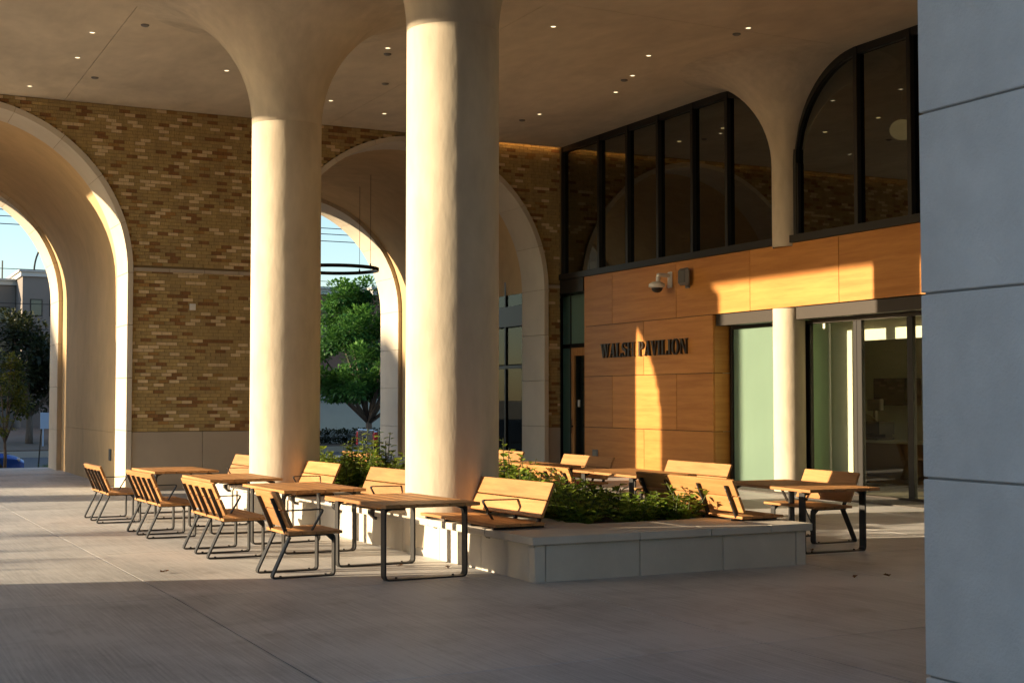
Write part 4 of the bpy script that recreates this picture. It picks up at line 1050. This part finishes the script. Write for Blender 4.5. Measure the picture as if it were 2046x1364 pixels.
m = MB(); loft(m, [(.35, car_sec(.74, .96, 1.0, 1.05, .68)), (1.0, car_sec(.74, .96, 1.2, 1.40, .58)), (2.0, car_sec(.74, .96, 1.22, 1.45, .58)), (2.6, car_sec(.74, .95, 1.15, 1.30, .6)), (3.2, car_sec(.72, .9, .93, .95, .66))]); o = m.build('cabin_glass', CGL, car, True); autosmooth(o, 35)
m = MB(); loft(m, [(1.1, car_sec(.56, 1.41, 1.43, 1.46, .5)), (2.1, car_sec(.56, 1.44, 1.46, 1.49, .5)), (2.45, car_sec(.56, 1.37, 1.385, 1.40, .5))]); m.build('roof', CARB, car)
for y in (-.62, .62):
    m = MB(); m.bbox(3.98, 4.28, y - .16, y + .16, .60, .70, .03); m.build('headlight', mat('headlight_lens', (.6, .62, .65), .1, coat=1), car)
m = MB(); m.bbox(4.3, 4.415, -.5, .5, .34, .5, .02); m.build('grille', BLACK, car)
for x in (.85, 3.45):
    for y in (-.8, .8): wheel(car, x, y, .33)
TRK = mat('truck_paint', (.06, .065, .075), .25, metal=.5, coat=1); CHR = mat('chrome', (.75, .75, .76), .12, metal=1); REDL = mat('red_lens', (.45, .01, .01), .15, coat=1)
tk = empty('pickup_truck', (17.22, 46.2, -.80)); tag(tk, 'dark pickup truck tail with red light behind the planter leaves', 'truck')
m = MB(); m.bbox(.05, 2.3, -.98, .98, .62, 1.40, .05); m.bbox(2.3, 4.4, -.98, .98, .62, 1.45, .08); m.bbox(4.4, 6.0, -.97, .97, .62, 1.42, .1); m.build('body', TRK, tk)
m = MB(); m.prism([(2.35, 1.44), (2.5, 1.98), (3.9, 1.98), (4.55, 1.44)], 1, -.86, .86); m.build('cab', CGL, tk)
m = MB(); m.bbox(2.45, 3.95, -.82, .82, 1.97, 2.03, .02); m.build('roof', TRK, tk)
tg = None
m = MB(); m.bbox(-.02, .06, -.76, .76, .72, 1.38, .02); tg = m.build('tailgate', TRK, tk)
m = MB(); m.lathe([(.003, 0), (.10, 0), (.12, .01), (.12, .03)], 0, 0, 24); o = m.build('emblem', CHR, tg); o.location = (-.02, 0, 1.08); o.rotation_euler.y = R(-90)
m = MB(); m.bbox(-.045, -.015, -.62, .62, .90, .95, .01); m.build('trim_bar', CHR, tg)
m = MB(); m.bbox(-.03, .06, -.78, .78, 1.383, 1.44, .02); m.build('top_cap', CHR, tg)
for y in (-.87, .87):
    m = MB(); m.bbox(-.02, .12, y - .10, y + .10, .85, 1.36, .02); m.build('tail_light', REDL, tk)
m = MB(); m.bbox(-.22, .06, -.97, .97, .48, .68, .03); m.build('bumper', mat('bumper_grey', (.12, .12, .13), .3, metal=.7), tk)
for x in (1.2, 4.9):
    for y in (-.86, .86): wheel(tk, x, y, .40, .26)

# sign wall, lamp post, hedge, handrail
e = empty('sign_wall', (23, 64, -.42)); tag(e, 'low white street sign wall with dark lettering beneath the tree', 'sign')
m = MB(); m.bbox(19.6, 25.4, 64, 64.25, -.45, 1.95, .02); sub(e, m, 'wall', mat('painted_wall', (.55, .56, .53), .8, var=.05, vscale=2))
cu = bpy.data.curves.new('lettering', 'FONT'); cu.body = 'W. Rosedale'; cu.size = .36; cu.extrude = .012; cu.align_x = 'RIGHT'
to = bpy.data.objects.new('tmp_text', cu); COL.objects.link(to); dg = bpy.context.evaluated_depsgraph_get(); me = bpy.data.meshes.new_from_object(to.evaluated_get(dg)); bpy.data.objects.remove(to)
me.materials.clear(); me.materials.append(mat('sign_letter', (.02, .02, .022), .5)); o = link('lettering', me, e); o.rotation_euler = (R(90), 0, 0); o.location = Vector((23.0, 63.985, 1.55)) - e.location
m = MB(); m.box(19.6, 25.4, 66.0, 66.2, -.4, 2.6)
for k in range(38): m.box(19.6 + k * .153, 19.68 + k * .153, 65.9, 66.0, -.4, 2.62)
tag(m.build('louvre_screen', BLACK), 'dark louvred screen behind the white sign wall', 'screen')
e = empty('lamp_post', (23.55, 63, -.42)); tag(e, 'dark slim lamp post beside the sign wall', 'lamp post')
m = MB(); m.tube([(0, 0, 0), (0, 0, .5)], .12, 10, taper=[.15, .09]); m.build('base', BLACK, e)
m = MB(); m.tube([(0, 0, .4), (0, 0, 5)], .06, 10); m.build('pole', BLACK, e)
m = MB(); m.lathe([(.06, 5), (.2, 5.05), (.22, 5.5), (.12, 5.65), (.003, 5.75)], 0, 0, 16); m.build('lantern', BLACK, e)
hc = [(x * .45 + 19.2, 62.6 + (x % 2) * .15, -.05, .42) for x in range(17)]
o = canopy(55, hc, 7000, .10).build('hedge', LEAFD); tag(o, 'low dark clipped hedge before the white sign wall', 'hedge')
m = MB(); m.tube(round_path([(16.02, 41.1, .42), (16.05, 41.1, .55), (16.45, 41.1, .82), (17.0, 41.1, .84)], .08) if False else [(16.0, 41.2, .36), (15.98, 41.2, .48), (16.28, 41.2, .76), (16.6, 41.2, .80), (17.4, 41.2, .80)], .028, 8)
m.tube([(17.2, 41.2, -.3), (17.2, 41.2, .79)], .025, 8)
tag(m.build('handrail', STEEL), 'bent dark handrail end beside the outer arch jamb', 'handrail')

# far buildings
def building(name, x0, x1, y0, y1, h, label, wallm, wins, parapet=True, capm=None):
    e = empty(name, ((x0 + x1) / 2, y0, -.5)); tag(e, label, 'building')
    m = MB(); m.box(x0, x1, y0, y1, -.6, h); sub(e, m, 'wall', wallm)
    if parapet:
        m = MB(); m.box(x0 - .15, x1 + .15, y0 - .15, y1 + .15, h, h + .35); m.box(x0 - .3, x1 + .3, y0 - .3, y1 + .3, h + .35, h + .5); sub(e, m, 'parapet', capm or BASEST)
    for (a, b, c, d) in wins:
        m = MB(); m.box(a, b, y0 - .03, y0 + .02, c, d); o = sub(e, m, 'window', BLACK); m = MB(); m.box(a + .08, b - .08, y0 - .05, y0 - .031, c + .08, d - .08); q = m.build('pane', CGL, o)
    return e
BRK = mat('far_brick', (.20, .115, .085), .9, var=.08, vscale=1); GRYB = mat('far_grey_brick', (.20, .175, .155), .9, var=.06, vscale=1); CAPW = mat('pale_coping', (.5, .5, .48), .8)
building('brick_building', 18, 31.0, 84, 100, 8.5, 'brick building with pale coping behind the green tree', BRK, [(x, x + 1.6, 5.0, 6.8) for x in (24.5, 28.0)] + [(x, x + 1.6, 1.2, 3.0) for x in (20, 24.5)], capm=CAPW)
building('brick_building', 31.5, 48, 83, 100, 8.5, 'brick building with stepped coping at the arch jamb', BRK, [(34, 36, 5, 6.8)], capm=CAPW)
m = MB(); m.box(24, 29.5, 92, 97, 9, 11.4); m.box(23.7, 29.8, 91.7, 97.3, 11.4, 11.6); tag(m.build('roof_plant_room', mat('white_cladding', (.62, .62, .6), .7)), 'white plant room on the roof of the brick building', 'rooftop unit')
building('apartment_building', 4, 12.6, 112, 130, 10.6, 'grey brick apartment building lower left behind the dark trees', GRYB, [(x, x + 1.0, z, z + 1.3) for x in (9.6, 11.2) for z in (5.0, 7.6)], capm=CAPW)
building('apartment_building', 12.65, 24, 108, 130, 11.0, 'taller grey apartment building beside the outer arch jamb', GRYB, [(x, x + .9, z, z + 1.3) for x in (13.2, 14.6, 16.2) for z in (5.2, 8.0)], capm=CAPW)
e = empty('rooftop_antenna', (14.3, 110, 11.5)); tag(e, 'curved antenna frame on the taller apartment roof', 'antenna')
m = MB(); m.tube([(13.7 + 1.5 * (1 - math.cos(t)), 110, 11.5 + 2.6 * math.sin(t)) for t in [k * math.pi / 20 for k in range(11)]], .07, 6); sub(e, m, 'arc', BLACK)
m = MB(); m.prism([(15.0, 11.5), (15.6, 11.5), (15.4, 14), (15.2, 14)], 1, 109.9, 110.1); sub(e, m, 'mast', BLACK)
for x, lab in ((10.8, 'thin roof mast on the lower grey building, left one'), (11.7, 'thin roof mast on the lower grey building, right one')):
    m = MB(); m.tube([(x, 113, 11.0), (x, 113, 12.6)], .06, 5); tag(m.build('roof_mast', BLACK), lab, 'mast', 'roof masts')
for k, (y, z, lab) in enumerate(((55, 9.0, 'topmost power line over the street'), (55, 8.75, 'second power line over the street'), (55, 8.45, 'third power line over the street'), (58, 7.0, 'lower power line crossing the left arch'), (58, 5.6, 'lowest power line before the grey buildings'))):
    m = MB(); m.tube([(-40 + 5 * i, y, z + .006 * (i - 10) ** 2 * .3) for i in range(24)], .018 if k < 3 else .014, 5); tag(m.build('power_line', BLACK), lab, 'power line', 'power lines')
m = MB(); m.bbox(8.6, 9.5, 66, 66.06, .35, 1.1, .01); m.box(8.7, 8.76, 66.0, 66.05, -.45, .36); m.box(9.34, 9.4, 66.0, 66.05, -.45, .36); tag(m.build('street_sign', mat('sign_blue', (.35, .45, .6), .6)), 'small pale blue street sign under the dark trees', 'sign')
# unseen tall block added to the west to shade the street
m = MB(); m.box(-75, -60, 64.5, 150, -1.05, 19); tag(m.build('west_shade_block', GRYB), 'tall unseen block added west of the street to shade it', 'building')
for k, (x, y, s) in enumerate(((-21, 22.9, 1.0), (-23, 25.0, .9), (-20, 26.6, .8))):  # unseen trees added to lay soft shadow streaks on the paving
    tree('west_shade_tree', (x, y, -.3), ('unseen small tree added to cast streak shadows, nearest', 'unseen small tree added to cast streak shadows, middle', 'unseen small tree added to cast streak shadows, farthest')[k], clumps_for(60 + k, 9, 1.0 * s, 1.8, 3.0, .55), 700, .2, LEAFD, .10, 2.4, 'unseen trees added west of the plaza for streak shadows', 60 + k)
